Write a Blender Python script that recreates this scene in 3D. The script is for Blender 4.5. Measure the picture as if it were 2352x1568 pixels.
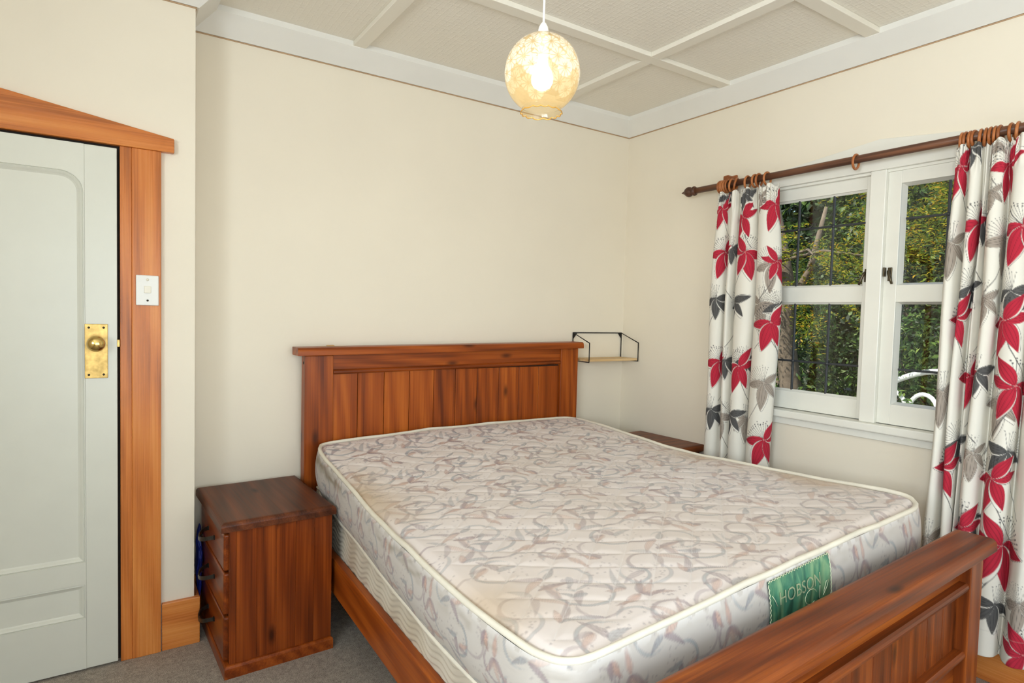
import bpy, bmesh, math, random
import numpy as np
from mathutils import Matrix, Vector

S = bpy.context.scene
COL = S.collection
for o in list(bpy.data.objects):
    bpy.data.objects.remove(o)
random.seed(7)
RNG = np.random.default_rng(11)

# ------------------------------------------------------------------ camera
cam_d = bpy.data.cameras.new('camera')
cam = bpy.data.objects.new('camera', cam_d)
COL.objects.link(cam)
S.camera = cam
YAW, PIT, ROL = 0.58608, -0.044285, 0.02562
_f = Vector((math.sin(YAW) * math.cos(PIT), math.cos(YAW) * math.cos(PIT), math.sin(PIT)))
_r = Vector((math.cos(YAW), -math.sin(YAW), 0))
_u = _r.cross(_f)
_rr = _r * math.cos(ROL) + _u * math.sin(ROL)
_uu = _u * math.cos(ROL) - _r * math.sin(ROL)
cam.matrix_world = Matrix(((_rr.x, _uu.x, -_f.x, 0), (_rr.y, _uu.y, -_f.y, 0), (_rr.z, _uu.z, -_f.z, 1.39), (0, 0, 0, 1)))
cam_d.sensor_width = 36.0
cam_d.lens = 1407.9 * 36.0 / 2352.0
cam_d.clip_start = 0.02

# ------------------------------------------------------------------ world, sun, exposure
world = bpy.data.worlds.new('world')
S.world = world
world.use_nodes = True
wn = world.node_tree
wn.nodes.clear()
w_out = wn.nodes.new('ShaderNodeOutputWorld')
w_bg = wn.nodes.new('ShaderNodeBackground')
w_sky = wn.nodes.new('ShaderNodeTexSky')
w_sky.sky_type = 'NISHITA'
w_sky.sun_disc = False
w_sky.sun_elevation = math.radians(48)
w_sky.sun_rotation = math.radians(250)
w_bg.inputs['Strength'].default_value = 0.16
wn.links.new(w_sky.outputs[0], w_bg.inputs[0])
wn.links.new(w_bg.outputs[0], w_out.inputs[0])

sun_d = bpy.data.lights.new('sun', 'SUN')
sun_d.energy = 5.0
sun_d.angle = math.radians(0.6)
sun_d.color = (1.0, 0.94, 0.84)
sun = bpy.data.objects.new('sun', sun_d)
COL.objects.link(sun)
sun.rotation_euler = Vector((0.62, -0.16, -0.77)).to_track_quat('-Z', 'Y').to_euler()

# fill light added outside a made-up window behind the camera
day_d = bpy.data.lights.new('added_fill_rear', 'AREA')
day_d.shape = 'RECTANGLE'
day_d.size, day_d.size_y = 2.5, 1.9
day_d.energy = 56.0
day_d.color = (0.855, 0.90, 1.0)
day = bpy.data.objects.new('added_fill_rear', day_d)
COL.objects.link(day)
day.location = (0.75, -1.75, 1.30)
day.rotation_euler = (math.radians(112), 0, 0)

# second fill light, added beyond an invented window in the left wall
dl_d = bpy.data.lights.new('added_fill_left', 'AREA')
dl_d.shape = 'RECTANGLE'
dl_d.size, dl_d.size_y = 2.2, 1.15
dl_d.energy = 132.0
dl_d.color = (0.855, 0.90, 1.0)
dl = bpy.data.objects.new('added_fill_left', dl_d)
COL.objects.link(dl)
dl.location = (-1.70, -0.20, 1.78)
dl.rotation_euler = (math.radians(116), 0, math.radians(-90))

S.view_settings.view_transform = 'Standard'
S.view_settings.look = 'None'
S.view_settings.gamma = 1.0
S.view_settings.use_curve_mapping = False
S.view_settings.exposure = 0.58
try:
    S.cycles.max_bounces = 8
    S.cycles.diffuse_bounces = 5
    S.cycles.glossy_bounces = 3
    S.cycles.transparent_max_bounces = 12
    S.cycles.caustics_reflective = False
    S.cycles.sample_clamp_indirect = 6.0
    S.cycles.use_denoising = True
    S.cycles.use_adaptive_sampling = True
    S.cycles.adaptive_threshold = 0.05
    S.cycles.adaptive_min_samples = 20
except Exception:
    pass

# ------------------------------------------------------------------ helpers
W = {}


def lin(r, g, b):
    def c(v):
        v /= 255.0
        return v / 12.92 if v <= 0.04045 else ((v + 0.055) / 1.055) ** 2.4
    return (c(r), c(g), c(b), 1.0)


def T(x, y, z):
    return Matrix.Translation((x, y, z))


def place(name, data, M, parent=None):
    o = bpy.data.objects.new(name, data)
    COL.objects.link(o)
    if parent is not None:
        o.parent = parent
        o.matrix_basis = W[parent].inverted() @ M
    else:
        o.matrix_basis = M
    W[o] = M.copy()
    return o


def tag(o, label=None, cat=None, group=None, kind=None):
    if label:
        o['label'] = label
    if cat:
        o['category'] = cat
    if group:
        o['group'] = group
    if kind:
        o['kind'] = kind
    return o


def empty(name, M, label=None, cat=None, group=None, kind=None):
    o = place(name, None, M)
    o.empty_display_size = 0.05
    return tag(o, label, cat, group, kind)


def finish(bm, name, mat, M, parent, smooth=False):
    me = bpy.data.meshes.new(name)
    bm.to_mesh(me)
    bm.free()
    if mat:
        me.materials.append(mat)
    if smooth:
        me.polygons.foreach_set('use_smooth', [True] * len(me.polygons))
    return place(name, me, M, parent)


def box(name, x, y, z, mat, parent=None, F=None, bev=0.0, seg=2, edges=None):
    """Box spanning x=(x0,x1)... in frame F, its origin at its own centre."""
    F = F or Matrix.Identity(4)
    c = ((x[0] + x[1]) / 2, (y[0] + y[1]) / 2, (z[0] + z[1]) / 2)
    d = (abs(x[1] - x[0]), abs(y[1] - y[0]), abs(z[1] - z[0]))
    bm = bmesh.new()
    bmesh.ops.create_cube(bm, size=1.0)
    for v in bm.verts:
        v.co = Vector((v.co.x * d[0], v.co.y * d[1], v.co.z * d[2]))
    if bev > 0:
        es = list(bm.edges)
        if edges:
            es = [e for e in es if edges(((e.verts[0].co + e.verts[1].co) / 2), d)]
        bmesh.ops.bevel(bm, geom=es, offset=min(bev, min(d) * 0.49), segments=seg, profile=0.5, affect='EDGES')
    return finish(bm, name, mat, F @ T(*c), parent)


def prism(name, pts, axis, a0, a1, mat, parent=None, F=None, bev=0.0):
    """Extrude a closed 2-D outline along an axis ('x','y','z')."""
    F = F or Matrix.Identity(4)

    def p3(p, a):
        return {'x': (a, p[0], p[1]), 'y': (p[0], a, p[1]), 'z': (p[0], p[1], a)}[axis]
    P = [Vector(p3(p, a0)) for p in pts] + [Vector(p3(p, a1)) for p in pts]
    c = sum(P, Vector()) / len(P)
    bm = bmesh.new()
    vs = [bm.verts.new(p - c) for p in P]
    n = len(pts)
    bm.faces.new(vs[:n])
    bm.faces.new(vs[n:][::-1])
    for i in range(n):
        bm.faces.new((vs[i], vs[n + i], vs[n + (i + 1) % n], vs[(i + 1) % n]))
    bmesh.ops.recalc_face_normals(bm, faces=bm.faces)
    if bev > 0:
        bmesh.ops.bevel(bm, geom=list(bm.edges), offset=bev, segments=2, profile=0.5, affect='EDGES')
    return finish(bm, name, mat, F @ T(*c), parent)


def lathe(name, prof, mat, M, parent=None, n=40, closed=False, wob=None):
    """Revolve (radius, height) about local Z."""
    bm = bmesh.new()
    rings = []
    for (r, h) in prof:
        ring = []
        for i in range(n):
            a = 2 * math.pi * i / n
            hh = h + (wob(a, r, h) if wob else 0.0)
            ring.append(bm.verts.new((r * math.cos(a), r * math.sin(a), hh)))
        rings.append(ring)
    m = len(rings)
    for k in range(m if closed else m - 1):
        A, B = rings[k], rings[(k + 1) % m]
        for i in range(n):
            bm.faces.new((A[i], A[(i + 1) % n], B[(i + 1) % n], B[i]))
    if not closed:
        for ring, r in ((rings[0], prof[0][0]), (rings[-1], prof[-1][0])):
            if r > 1e-5:
                try:
                    bm.faces.new(ring)
                except ValueError:
                    pass
    bmesh.ops.remove_doubles(bm, verts=bm.verts, dist=1e-6)
    bmesh.ops.recalc_face_normals(bm, faces=bm.faces)
    return finish(bm, name, mat, M, parent, True)


def sweep_verts(pts, rad, n=10, closed=False):
    pts = [Vector(p) for p in pts]
    N = len(pts)
    rads = rad if isinstance(rad, (list, tuple)) else [rad] * N
    V, Fc = [], []
    prev = None
    for i, p in enumerate(pts):
        if closed:
            t = pts[(i + 1) % N] - pts[i - 1]
        else:
            t = pts[min(i + 1, N - 1)] - pts[max(i - 1, 0)]
        t.normalize()
        if prev is None:
            u = t.orthogonal().normalized()
        else:
            u = (prev - t * prev.dot(t)).normalized()
        prev = u
        w = t.cross(u)
        for k in range(n):
            a = 2 * math.pi * k / n
            V.append(p + (u * math.cos(a) + w * math.sin(a)) * rads[i])
    for i in range(N if closed else N - 1):
        j = (i + 1) % N
        for k in range(n):
            Fc.append((i * n + k, i * n + (k + 1) % n, j * n + (k + 1) % n, j * n + k))
    if not closed:
        Fc.append(tuple(range(n))[::-1])
        Fc.append(tuple((N - 1) * n + k for k in range(n)))
    return V, Fc


def tube(name, pts, rad, mat, parent=None, F=None, n=10, closed=False):
    F = F or Matrix.Identity(4)
    V, Fc = sweep_verts(pts, rad, n, closed)
    c = sum(V, Vector()) / len(V)
    me = bpy.data.meshes.new(name)
    me.from_pydata([tuple(v - c) for v in V], [], Fc)
    me.materials.append(mat)
    me.polygons.foreach_set('use_smooth', [True] * len(me.polygons))
    return place(name, me, F @ T(*c), parent)


def grid_mesh(name, P, mat, col=None, parent=None, wrap=False, flip=False, M=None):
    """P: (rows, cols, 3) array -> smooth quad mesh with optional point colours."""
    r, c = P.shape[:2]
    idx = np.arange(r * c).reshape(r, c)
    if wrap:
        nx = np.roll(idx, -1, axis=1)
        q = np.stack([idx[:-1], nx[:-1], nx[1:], idx[1:]], -1).reshape(-1, 4)
    else:
        q = np.stack([idx[:-1, :-1], idx[:-1, 1:], idx[1:, 1:], idx[1:, :-1]], -1).reshape(-1, 4)
    if flip:
        q = q[:, ::-1]
    M = M or Matrix.Identity(4)
    off = np.array(M.translation)
    me = bpy.data.meshes.new(name)
    me.vertices.add(r * c)
    me.vertices.foreach_set('co', (P.reshape(-1, 3) - off).astype(np.float32).ravel())
    n = len(q)
    me.loops.add(n * 4)
    me.polygons.add(n)
    me.polygons.foreach_set('loop_start', np.arange(0, n * 4, 4, dtype=np.int32))
    me.loops.foreach_set('vertex_index', q.astype(np.int32).ravel())
    me.polygons.foreach_set('use_smooth', np.ones(n, dtype=bool))
    me.update(calc_edges=True)
    me.validate()
    if col is not None:
        a = me.color_attributes.new('print', 'FLOAT_COLOR', 'POINT')
        rgba = np.ones((r * c, 4), np.float32)
        rgba[:, :3] = col.reshape(-1, 3)
        a.data.foreach_set('color', rgba.ravel())
    me.materials.append(mat)
    return place(name, me, M, parent)


# ------------------------------------------------------------------ materials
class NT:
    def __init__(self, name):
        self.m = bpy.data.materials.new(name)
        self.m.use_nodes = True
        self.t = self.m.node_tree
        self.t.nodes.clear()
        self.out = self.n('ShaderNodeOutputMaterial')
        self.b = self.n('ShaderNodeBsdfPrincipled')
        self.l(self.b.outputs[0], self.out.inputs[0])

    def n(self, k, **kw):
        x = self.t.nodes.new(k)
        for a, v in kw.items():
            setattr(x, a, v)
        return x

    def l(self, a, b):
        self.t.links.new(a, b)

    def val(self, sock, v):
        if hasattr(v, 'links') or hasattr(v, 'is_output'):
            self.l(v, sock)
        else:
            sock.default_value = v

    def math(self, op, a, b=0.0, clamp=False):
        x = self.n('ShaderNodeMath', operation=op, use_clamp=clamp)
        self.val(x.inputs[0], a)
        self.val(x.inputs[1], b)
        return x.outputs[0]

    def mix(self, f, a, b):
        x = self.n('ShaderNodeMix', data_type='RGBA')
        self.val(x.inputs[0], f)
        self.val(x.inputs[6], a)
        self.val(x.inputs[7], b)
        return x.outputs[2]

    def ramp(self, f, stops):
        x = self.n('ShaderNodeValToRGB')
        e = x.color_ramp.elements
        while len(e) < len(stops):
            e.new(0.5)
        for i, (p, c) in enumerate(stops):
            e[i].position = p
            e[i].color = c
        self.l(f, x.inputs[0])
        return x.outputs[0]

    def noise(self, vec, scale, detail=4.0, rough=0.55, dist=0.0):
        x = self.n('ShaderNodeTexNoise')
        x.inputs['Scale'].default_value = scale
        x.inputs['Detail'].default_value = detail
        x.inputs['Roughness'].default_value = rough
        x.inputs['Distortion'].default_value = dist
        if vec is not None:
            self.l(vec, x.inputs['Vector'])
        return x.outputs[0]

    def bump(self, h, strength, dist):
        x = self.n('ShaderNodeBump')
        x.inputs['Strength'].default_value = strength
        x.inputs['Distance'].default_value = dist
        self.l(h, x.inputs['Height'])
        self.l(x.outputs[0], self.b.inputs['Normal'])

    def set(self, **kw):
        for k, v in kw.items():
            self.val(self.b.inputs[k.replace('_', ' ')], v)
        return self

    def coords(self, scale, rand=True, kind='Object'):
        tc = self.n('ShaderNodeTexCoord')
        mp = self.n('ShaderNodeMapping')
        mp.inputs['Scale'].default_value = scale
        self.l(tc.outputs[kind], mp.inputs[0])
        if not rand:
            return mp.outputs[0]
        oi = self.n('ShaderNodeObjectInfo')
        cm = self.n('ShaderNodeCombineXYZ')
        self.l(self.math('MULTIPLY', oi.outputs['Random'], 37.0), cm.inputs[0])
        self.l(self.math('MULTIPLY', oi.outputs['Random'], 91.0), cm.inputs[1])
        self.l(self.math('MULTIPLY', oi.outputs['Random'], 53.0), cm.inputs[2])
        ad = self.n('ShaderNodeVectorMath', operation='ADD')
        self.l(mp.outputs[0], ad.inputs[0])
        self.l(cm.outputs[0], ad.inputs[1])
        return ad.outputs[0]


def plain(name, col, rough=0.5, bump=None, metal=0.0, coat=0.0, var=0.0, var_scale=6.0):
    m = NT(name)
    c = col
    if var:
        v = m.coords((1, 1, 1), False)
        f = m.noise(v, var_scale, 5)
        c = m.ramp(f, [(0.3, tuple(x * (1 - var) for x in col[:3]) + (1,)), (0.7, tuple(min(1, x * (1 + var)) for x in col[:3]) + (1,))])
    m.set(Base_Color=c, Roughness=rough, Metallic=metal)
    if coat:
        m.set(Coat_Weight=coat, Coat_Roughness=0.12)
    if bump:
        v = m.coords((1, 1, 1), False)
        m.bump(m.noise(v, bump[0], 4), bump[1], bump[2])
    return m.m


def wood(name, axis, dark, mid, light, rough=0.34, coat=0.25, knots=0.5, wear=0.0, ring=9.0):
    """Stained board: stretched grain along one axis, a few knots, per-board tone."""
    m = NT(name)
    k = 'xyz'.index(axis)
    sc = [ring, ring, ring]
    sc[k] = 0.9
    v = m.coords(tuple(sc))
    warp = m.noise(v, 0.7, 2, 0.5, 0.6)
    w = m.n('ShaderNodeTexWave', wave_type='BANDS', bands_direction='DIAGONAL')
    w.inputs['Scale'].default_value = 0.9
    w.inputs['Distortion'].default_value = 9.0
    w.inputs['Detail'].default_value = 2.5
    w.inputs['Detail Scale'].default_value = 0.8
    m.l(v, w.inputs['Vector'])
    sc2 = [190.0] * 3
    sc2[k] = 2.2
    fine = m.noise(m.coords(tuple(sc2)), 1.0, 3, 0.6)
    sc3 = [46.0] * 3
    sc3[k] = 1.1
    midg = m.noise(m.coords(tuple(sc3)), 1.0, 3, 0.55, 0.5)
    a = m.math('ADD', m.math('MULTIPLY', w.outputs['Fac'], 0.12), m.math('MULTIPLY', warp, 0.26))
    a = m.math('ADD', a, m.math('MULTIPLY', midg, 0.32))
    a = m.math('ADD', a, m.math('MULTIPLY', fine, 0.30))
    oi = m.n('ShaderNodeObjectInfo')
    a = m.math('ADD', a, m.math('MULTIPLY', m.math('SUBTRACT', oi.outputs['Random'], 0.5), 0.16))
    c = m.ramp(a, [(0.30, dark), (0.50, mid), (0.70, light)])
    if knots:
        tcn = m.n('ShaderNodeTexCoord')
        sx = m.n('ShaderNodeSeparateXYZ')
        m.l(tcn.outputs['Object'], sx.inputs[0])
        oth = [q for q in range(3) if q != k]
        uu = m.math('ADD', sx.outputs[oth[0]], sx.outputs[oth[1]])
        oi2 = m.n('ShaderNodeObjectInfo')
        cb = m.n('ShaderNodeCombineXYZ')
        m.l(m.math('ADD', m.math('MULTIPLY', uu, 9.0), m.math('MULTIPLY', oi2.outputs['Random'], 61.0)), cb.inputs[0])
        m.l(m.math('ADD', m.math('MULTIPLY', sx.outputs[k], 3.4), m.math('MULTIPLY', oi2.outputs['Random'], 29.0)), cb.inputs[1])
        vo = m.n('ShaderNodeTexVoronoi', voronoi_dimensions='2D')
        vo.inputs['Scale'].default_value = 0.5
        m.l(cb.outputs[0], vo.inputs['Vector'])
        kk = m.ramp(vo.outputs['Distance'], [(0.02, (1, 1, 1, 1)), (0.085, (0, 0, 0, 1))])
        kd = tuple(x * 0.28 for x in dark[:3]) + (1,)
        c = m.mix(m.math('MULTIPLY', kk, knots), c, kd)
    if wear:
        wv = m.noise(m.coords((7, 7, 7)), 2.0, 7, 0.7)
        wf = m.ramp(wv, [(0.66, (0, 0, 0, 1)), (0.72, (1, 1, 1, 1))])
        c = m.mix(m.math('MULTIPLY', wf, wear), c, tuple(min(1, x * 1.6 + 0.05) for x in light[:3]) + (1,))
    m.set(Base_Color=c, Roughness=m.math('ADD', rough - 0.06, m.math('MULTIPLY', fine, 0.14)), Coat_Weight=coat * .4, Coat_Roughness=0.22, Specular_IOR_Level=0.24)
    m.bump(fine, 0.12, 0.001)
    return m.m


def woods(name, *a, **k):
    return {ax: wood(name + '_' + ax, ax, *a, **k) for ax in 'xyz'}


M_WALL = plain('cream_wall_paint', lin(229, 220, 202), 0.55, (55, 0.05, 0.002), var=0.018, var_scale=2.2)
M_WHITE = plain('white_gloss_paint', lin(226, 224, 214), 0.32, (30, 0.05, 0.002), var=0.02)
M_CORNICE = plain('white_cornice_paint', lin(226, 224, 217), 0.4, (40, 0.05, 0.002), var=0.03, var_scale=3)
M_CEILTRIM = plain('ceiling_batten_paint', lin(230, 225, 212), 0.45, (40, 0.05, 0.002))
M_DOOR = plain('aged_white_door_paint', lin(211, 211, 200), 0.28, (60, 0.06, 0.002), var=0.02)
M_GAP = plain('dark_shadow_gap', lin(38, 28, 20), 0.8)
M_BEAD = plain('brown_bead', lin(186, 156, 122), 0.7, None, var=.2, var_scale=14)

W_BED = woods('bed_pine', lin(92, 38, 10), lin(146, 68, 17), lin(184, 98, 30), 0.36, 0.35, 0.75)
W_FOOT = woods('footboard_pine', lin(70, 30, 9), lin(122, 57, 17), lin(170, 92, 32), 0.40, 0.15, 0.75, 0.10)
W_STAND = woods('bedside_pine', lin(68, 27, 8), lin(122, 53, 15), lin(160, 80, 27), 0.3, 0.4, 0.85, 0.05)
W_TOP = woods('bedside_top_pine', lin(54, 25, 12), lin(98, 50, 25), lin(134, 72, 36), 0.42, 0.05, 0.8)
W_ARCH = woods('rimu_trim', lin(138, 74, 32), lin(198, 116, 54), lin(222, 146, 76), 0.26, 0.35, 0.12, 0, 6.0)
W_ROD = woods('dark_rod_wood', lin(50, 32, 24), lin(92, 62, 48), lin(128, 84, 58), 0.4, 0.2, 0.0)
W_RING = woods('ring_wood', lin(120, 66, 34), lin(164, 98, 54), lin(190, 122, 74), 0.35, 0.25, 0.0)
W_SHELF = woods('pale_shelf_wood', lin(176, 138, 92), lin(206, 172, 122), lin(222, 194, 150), 0.5, 0.0, 0.0)
M_BLACK = plain('black_steel', lin(28, 27, 26), 0.45, None, 0.4)
M_PEWTER = plain('pewter_handle', lin(74, 70, 64), 0.35, (90, 0.1, 0.002), 0.85)
M_BRASSW = plain('aged_brass', lin(178, 148, 90), 0.36, None, 1.0, var=0.35, var_scale=34)
M_BRASS = plain('polished_brass', lin(208, 178, 110), 0.16, None, 1.0)
M_DARKSCREW = plain('dark_screw', lin(60, 52, 40), 0.5, None, 0.6)
M_BRONZE = plain('bronze_catch', lin(92, 82, 64), 0.4, None, 0.8)
M_PLASTIC = plain('white_switch_plastic', lin(226, 225, 220), 0.3)
M_ROCK = plain('warm_switch_plastic', lin(226, 220, 204), 0.3)
M_LEAD = plain('lead_came', lin(66, 68, 70), 0.5, None, 0.5)
M_BAG = plain('blue_plastic', lin(34, 48, 140), 0.35, (60, 0.3, 0.004), var=0.2)
M_TAPE = plain('brown_tape', lin(196, 152, 92), 0.45)
M_PIPE = plain('cream_piping', lin(226, 220, 204), 0.8, (700, 0.4, 0.002), var=0.08, var_scale=9)
M_CORD = plain('white_cord', lin(240, 238, 232), 0.4)
M_BARK = plain('grey_brown_bark', lin(112, 98, 84), 0.9, (14, 0.6, 0.02), var=0.35, var_scale=7)
M_SOIL = plain('garden_soil', lin(92, 84, 58), 0.95, (20, 0.5, 0.02), var=0.4, var_scale=5)
M_BENCH = plain('white_bench_paint', lin(240, 240, 238), 0.4)


def m_carpet():
    m = NT('grey_brown_carpet')
    v = m.coords((1, 1, 1), False)
    f = m.noise(v, 330, 3, 0.7)
    g = m.noise(v, 60, 3, 0.6)
    a = m.math('ADD', m.math('MULTIPLY', f, 0.75), m.math('MULTIPLY', g, 0.25))
    m.set(Base_Color=m.ramp(a, [(0.34, lin(110, 102, 93)), (0.5, lin(168, 158, 146)), (0.66, lin(210, 200, 186))]), Roughness=0.97)
    m.bump(a, 0.9, 0.006)
    return m.m


def m_ceil():
    m = NT('embossed_ceiling_board')
    v = m.coords((1, 1, 1), False)
    ck = m.n('ShaderNodeTexVoronoi', feature='F1', distance='CHEBYCHEV')
    ck.inputs['Scale'].default_value = 42.0
    ck.inputs['Randomness'].default_value = 0.15
    m.l(v, ck.inputs['Vector'])
    f = m.math('ADD', ck.outputs['Distance'], m.math('MULTIPLY', m.noise(v, 160, 2), 0.25))
    m.set(Base_Color=lin(233, 228, 216), Roughness=0.6)
    m.bump(f, 0.6, 0.006)
    return m.m


def m_print(name, rough=0.85, bump=(500, 0.15, 0.001), sheen=0.0):
    m = NT(name)
    a = m.n('ShaderNodeAttribute', attribute_name='print')
    m.set(Base_Color=a.outputs['Color'], Roughness=rough)
    if sheen:
        m.set(Sheen_Weight=sheen)
    m.bump(m.noise(m.coords((1, 1, 1), False), bump[0], 2), bump[1], bump[2])
    return m.m


def m_curtain():
    m = NT('printed_curtain_cotton')
    a = m.n('ShaderNodeAttribute', attribute_name='print')
    m.set(Base_Color=a.outputs['Color'], Roughness=0.9)
    m.bump(m.noise(m.coords((1, 1, 1), False), 600, 2), 0.12, 0.001)
    tr = m.n('ShaderNodeBsdfTranslucent')
    m.l(a.outputs['Color'], tr.inputs[0])
    mx = m.n('ShaderNodeMixShader')
    mx.inputs[0].default_value = 0.12
    m.l(m.b.outputs[0], mx.inputs[1])
    m.l(tr.outputs[0], mx.inputs[2])
    m.l(mx.outputs[0], m.out.inputs[0])
    return m.m


def schlick(m, f0):
    lw = m.n('ShaderNodeLayerWeight')
    lw.inputs[0].default_value = 0.5
    return m.math('ADD', f0, m.math('MULTIPLY', m.math('POWER', lw.outputs['Facing'], 5.0), 1 - f0), True)


def m_glass():
    m = NT('window_glass')
    g = m.n('ShaderNodeBsdfGlossy')
    g.inputs['Roughness'].default_value = 0.02
    t = m.n('ShaderNodeBsdfTransparent')
    t.inputs[0].default_value = (0.93, 0.95, 0.93, 1)
    mx = m.n('ShaderNodeMixShader')
    m.l(schlick(m, .045), mx.inputs[0])
    m.l(t.outputs[0], mx.inputs[1])
    m.l(g.outputs[0], mx.inputs[2])
    m.l(mx.outputs[0], m.out.inputs[0])
    return m.m


def m_globe():
    """Amber lustre glass: clear-ish with frosted etched flowers on the upper half."""
    m = NT('amber_etched_globe_glass')
    a = m.n('ShaderNodeAttribute', attribute_name='print')
    t = m.n('ShaderNodeBsdfTransparent')
    m.l(m.mix(a.outputs['Fac'], lin(253, 243, 216), lin(255, 252, 242)), t.inputs[0])
    d = m.n('ShaderNodeBsdfTranslucent')
    m.l(m.mix(a.outputs['Fac'], lin(236, 206, 150), lin(248, 243, 226)), d.inputs[0])
    df = m.n('ShaderNodeBsdfDiffuse')
    m.l(m.mix(a.outputs['Fac'], lin(230, 204, 156), lin(242, 237, 222)), df.inputs[0])
    g = m.n('ShaderNodeBsdfGlossy')
    g.inputs['Roughness'].default_value = 0.06
    m1 = m.n('ShaderNodeMixShader')
    m1.inputs[0].default_value = 0.5
    m.l(d.outputs[0], m1.inputs[1])
    m.l(df.outputs[0], m1.inputs[2])
    m2 = m.n('ShaderNodeMixShader')
    m.l(m.math('ADD', 0.30, m.math('MULTIPLY', a.outputs['Fac'], 0.22)), m2.inputs[0])
    m.l(t.outputs[0], m2.inputs[1])
    m.l(m1.outputs[0], m2.inputs[2])
    m3 = m.n('ShaderNodeMixShader')
    m.l(schlick(m, .04), m3.inputs[0])
    m.l(m2.outputs[0], m3.inputs[1])
    m.l(g.outputs[0], m3.inputs[2])
    m.l(m3.outputs[0], m.out.inputs[0])
    return m.m


def m_leaf(name, cols, trans=0.35):
    m = NT(name)
    gi = m.n('ShaderNodeNewGeometry')
    c = m.ramp(gi.outputs['Random Per Island'], cols)
    m.set(Base_Color=c, Roughness=0.5)
    tr = m.n('ShaderNodeBsdfTranslucent')
    m.l(c, tr.inputs[0])
    mx = m.n('ShaderNodeMixShader')
    mx.inputs[0].default_value = trans
    m.l(m.b.outputs[0], mx.inputs[1])
    m.l(tr.outputs[0], mx.inputs[2])
    m.l(mx.outputs[0], m.out.inputs[0])
    return m.m


def m_emit(name, col, strength):
    m = NT(name)
    e = m.n('ShaderNodeEmission')
    e.inputs[0].default_value = col
    e.inputs[1].default_value = strength
    m.l(e.outputs[0], m.out.inputs[0])
    return m.m


def m_satin():
    m = NT('green_satin_label')
    v = m.coords((26, 26, 5), False)
    f = m.noise(v, 1.0, 4, 0.6, 0.8)
    m.set(Base_Color=m.ramp(f, [(0.32, lin(42, 92, 84)), (0.5, lin(74, 132, 104)), (0.7, lin(134, 172, 130))]), Roughness=0.35)
    return m.m


M_CARPET, M_CEIL, M_GLASS = m_carpet(), m_ceil(), m_glass()
M_CURTAIN = m_curtain()
M_TICK = m_print('floral_mattress_ticking', 0.75, (900, 0.2, 0.001), 0.15)
M_BASE = m_print('quilted_base_fabric', 0.85, (900, 0.2, 0.001))

# ------------------------------------------------------------------ room shell
XL, XR, YB, YD, YR, XS = -1.25, 2.895, 3.018, 2.786, -1.25, 0.302
ZC, ZCOR = 2.672, 2.575

tag(box('floor', (XL - .1, XR + .1), (YR - .1, YB + .1), (-.08, 0), M_CARPET), kind='structure')
ceil = tag(box('ceiling', (XL - .1, XR + .1), (YR - .1, YB + .1), (ZC + .012, ZC + .1), M_CEILTRIM), kind='structure')
tag(box('wall_back', (XS - .1, XR + .12), (YB, YB + .1), (0, ZC), M_WALL), kind='structure')


def holed_wall(name, axis, a, b, c0, c1, hole, z1, mat):
    """Wall slab a..b thick across `axis`, running c0..c1, with one rectangular hole (h0,h1,z0,z1)."""
    h0, h1, k0, k1 = hole
    bm = bmesh.new()

    def bx(p0, p1, q0, q1):
        if axis == 'x':
            lo, hi = (a, p0, q0), (b, p1, q1)
        else:
            lo, hi = (p0, a, q0), (p1, b, q1)
        r = bmesh.ops.create_cube(bm, size=1.0)['verts']
        for v in r:
            v.co = Vector([(lo[i] + hi[i]) / 2 + v.co[i] * (hi[i] - lo[i]) for i in range(3)])
    bx(c0, h0, 0, z1)
    bx(h1, c1, 0, z1)
    bx(h0, h1, k1, z1)
    if k0 > 0:
        bx(h0, h1, 0, k0)
    return tag(finish(bm, name, mat, Matrix.Identity(4), None), kind='structure')


holed_wall('wall_right', 'x', XR, XR + .12, YR - .1, YB + .1, (.77, 2.055, .925, 2.08), ZC, M_WALL)
holed_wall('wall_doorway', 'y', YD, YD + .1, XL - .1, XS, (-.77, .05, 0, 1.995), ZC, M_WALL)
holed_wall('wall_rear', 'y', YR - .1, YR, XL - .1, XR + .12, (-.5, 2.0, .30, 2.30), ZC, M_WALL)
holed_wall('wall_left', 'x', XL - .1, XL, YR - .1, YD + .1, (-1.2, .8, 1.20, 2.38), ZC, M_WALL)
tag(box('wall_return', (XS - .1, XS), (YD + .1, YB + .1), (0, ZC), M_WALL), kind='structure')

# ceiling boards and battens
bat_x = [-.19, 1.02, 2.233]
bat_y = [-.865, -.10, .665, 1.43, 2.195]
ex = [XL] + bat_x + [XR]
ey = [YR] + bat_y + [YB]
for i in range(len(ex) - 1):
    for j in range(len(ey) - 1):
        box('ceiling_panel', (ex[i], ex[i + 1]), (ey[j], ey[j + 1]), (ZC, ZC + .012), M_CEIL, ceil)
for x in bat_x:
    for j in range(len(ey) - 1):
        box('batten', (x - .031, x + .031), (ey[j] + (.031 if j else 0), ey[j + 1] - (.031 if j < len(ey) - 2 else 0)), (ZC - .022, ZC), M_CEILTRIM, ceil, bev=.002)
for y in bat_y:
    box('batten', (XL, XR), (y - .031, y + .031), (ZC - .0222, ZC), M_CEILTRIM, ceil, bev=.002)


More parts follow.
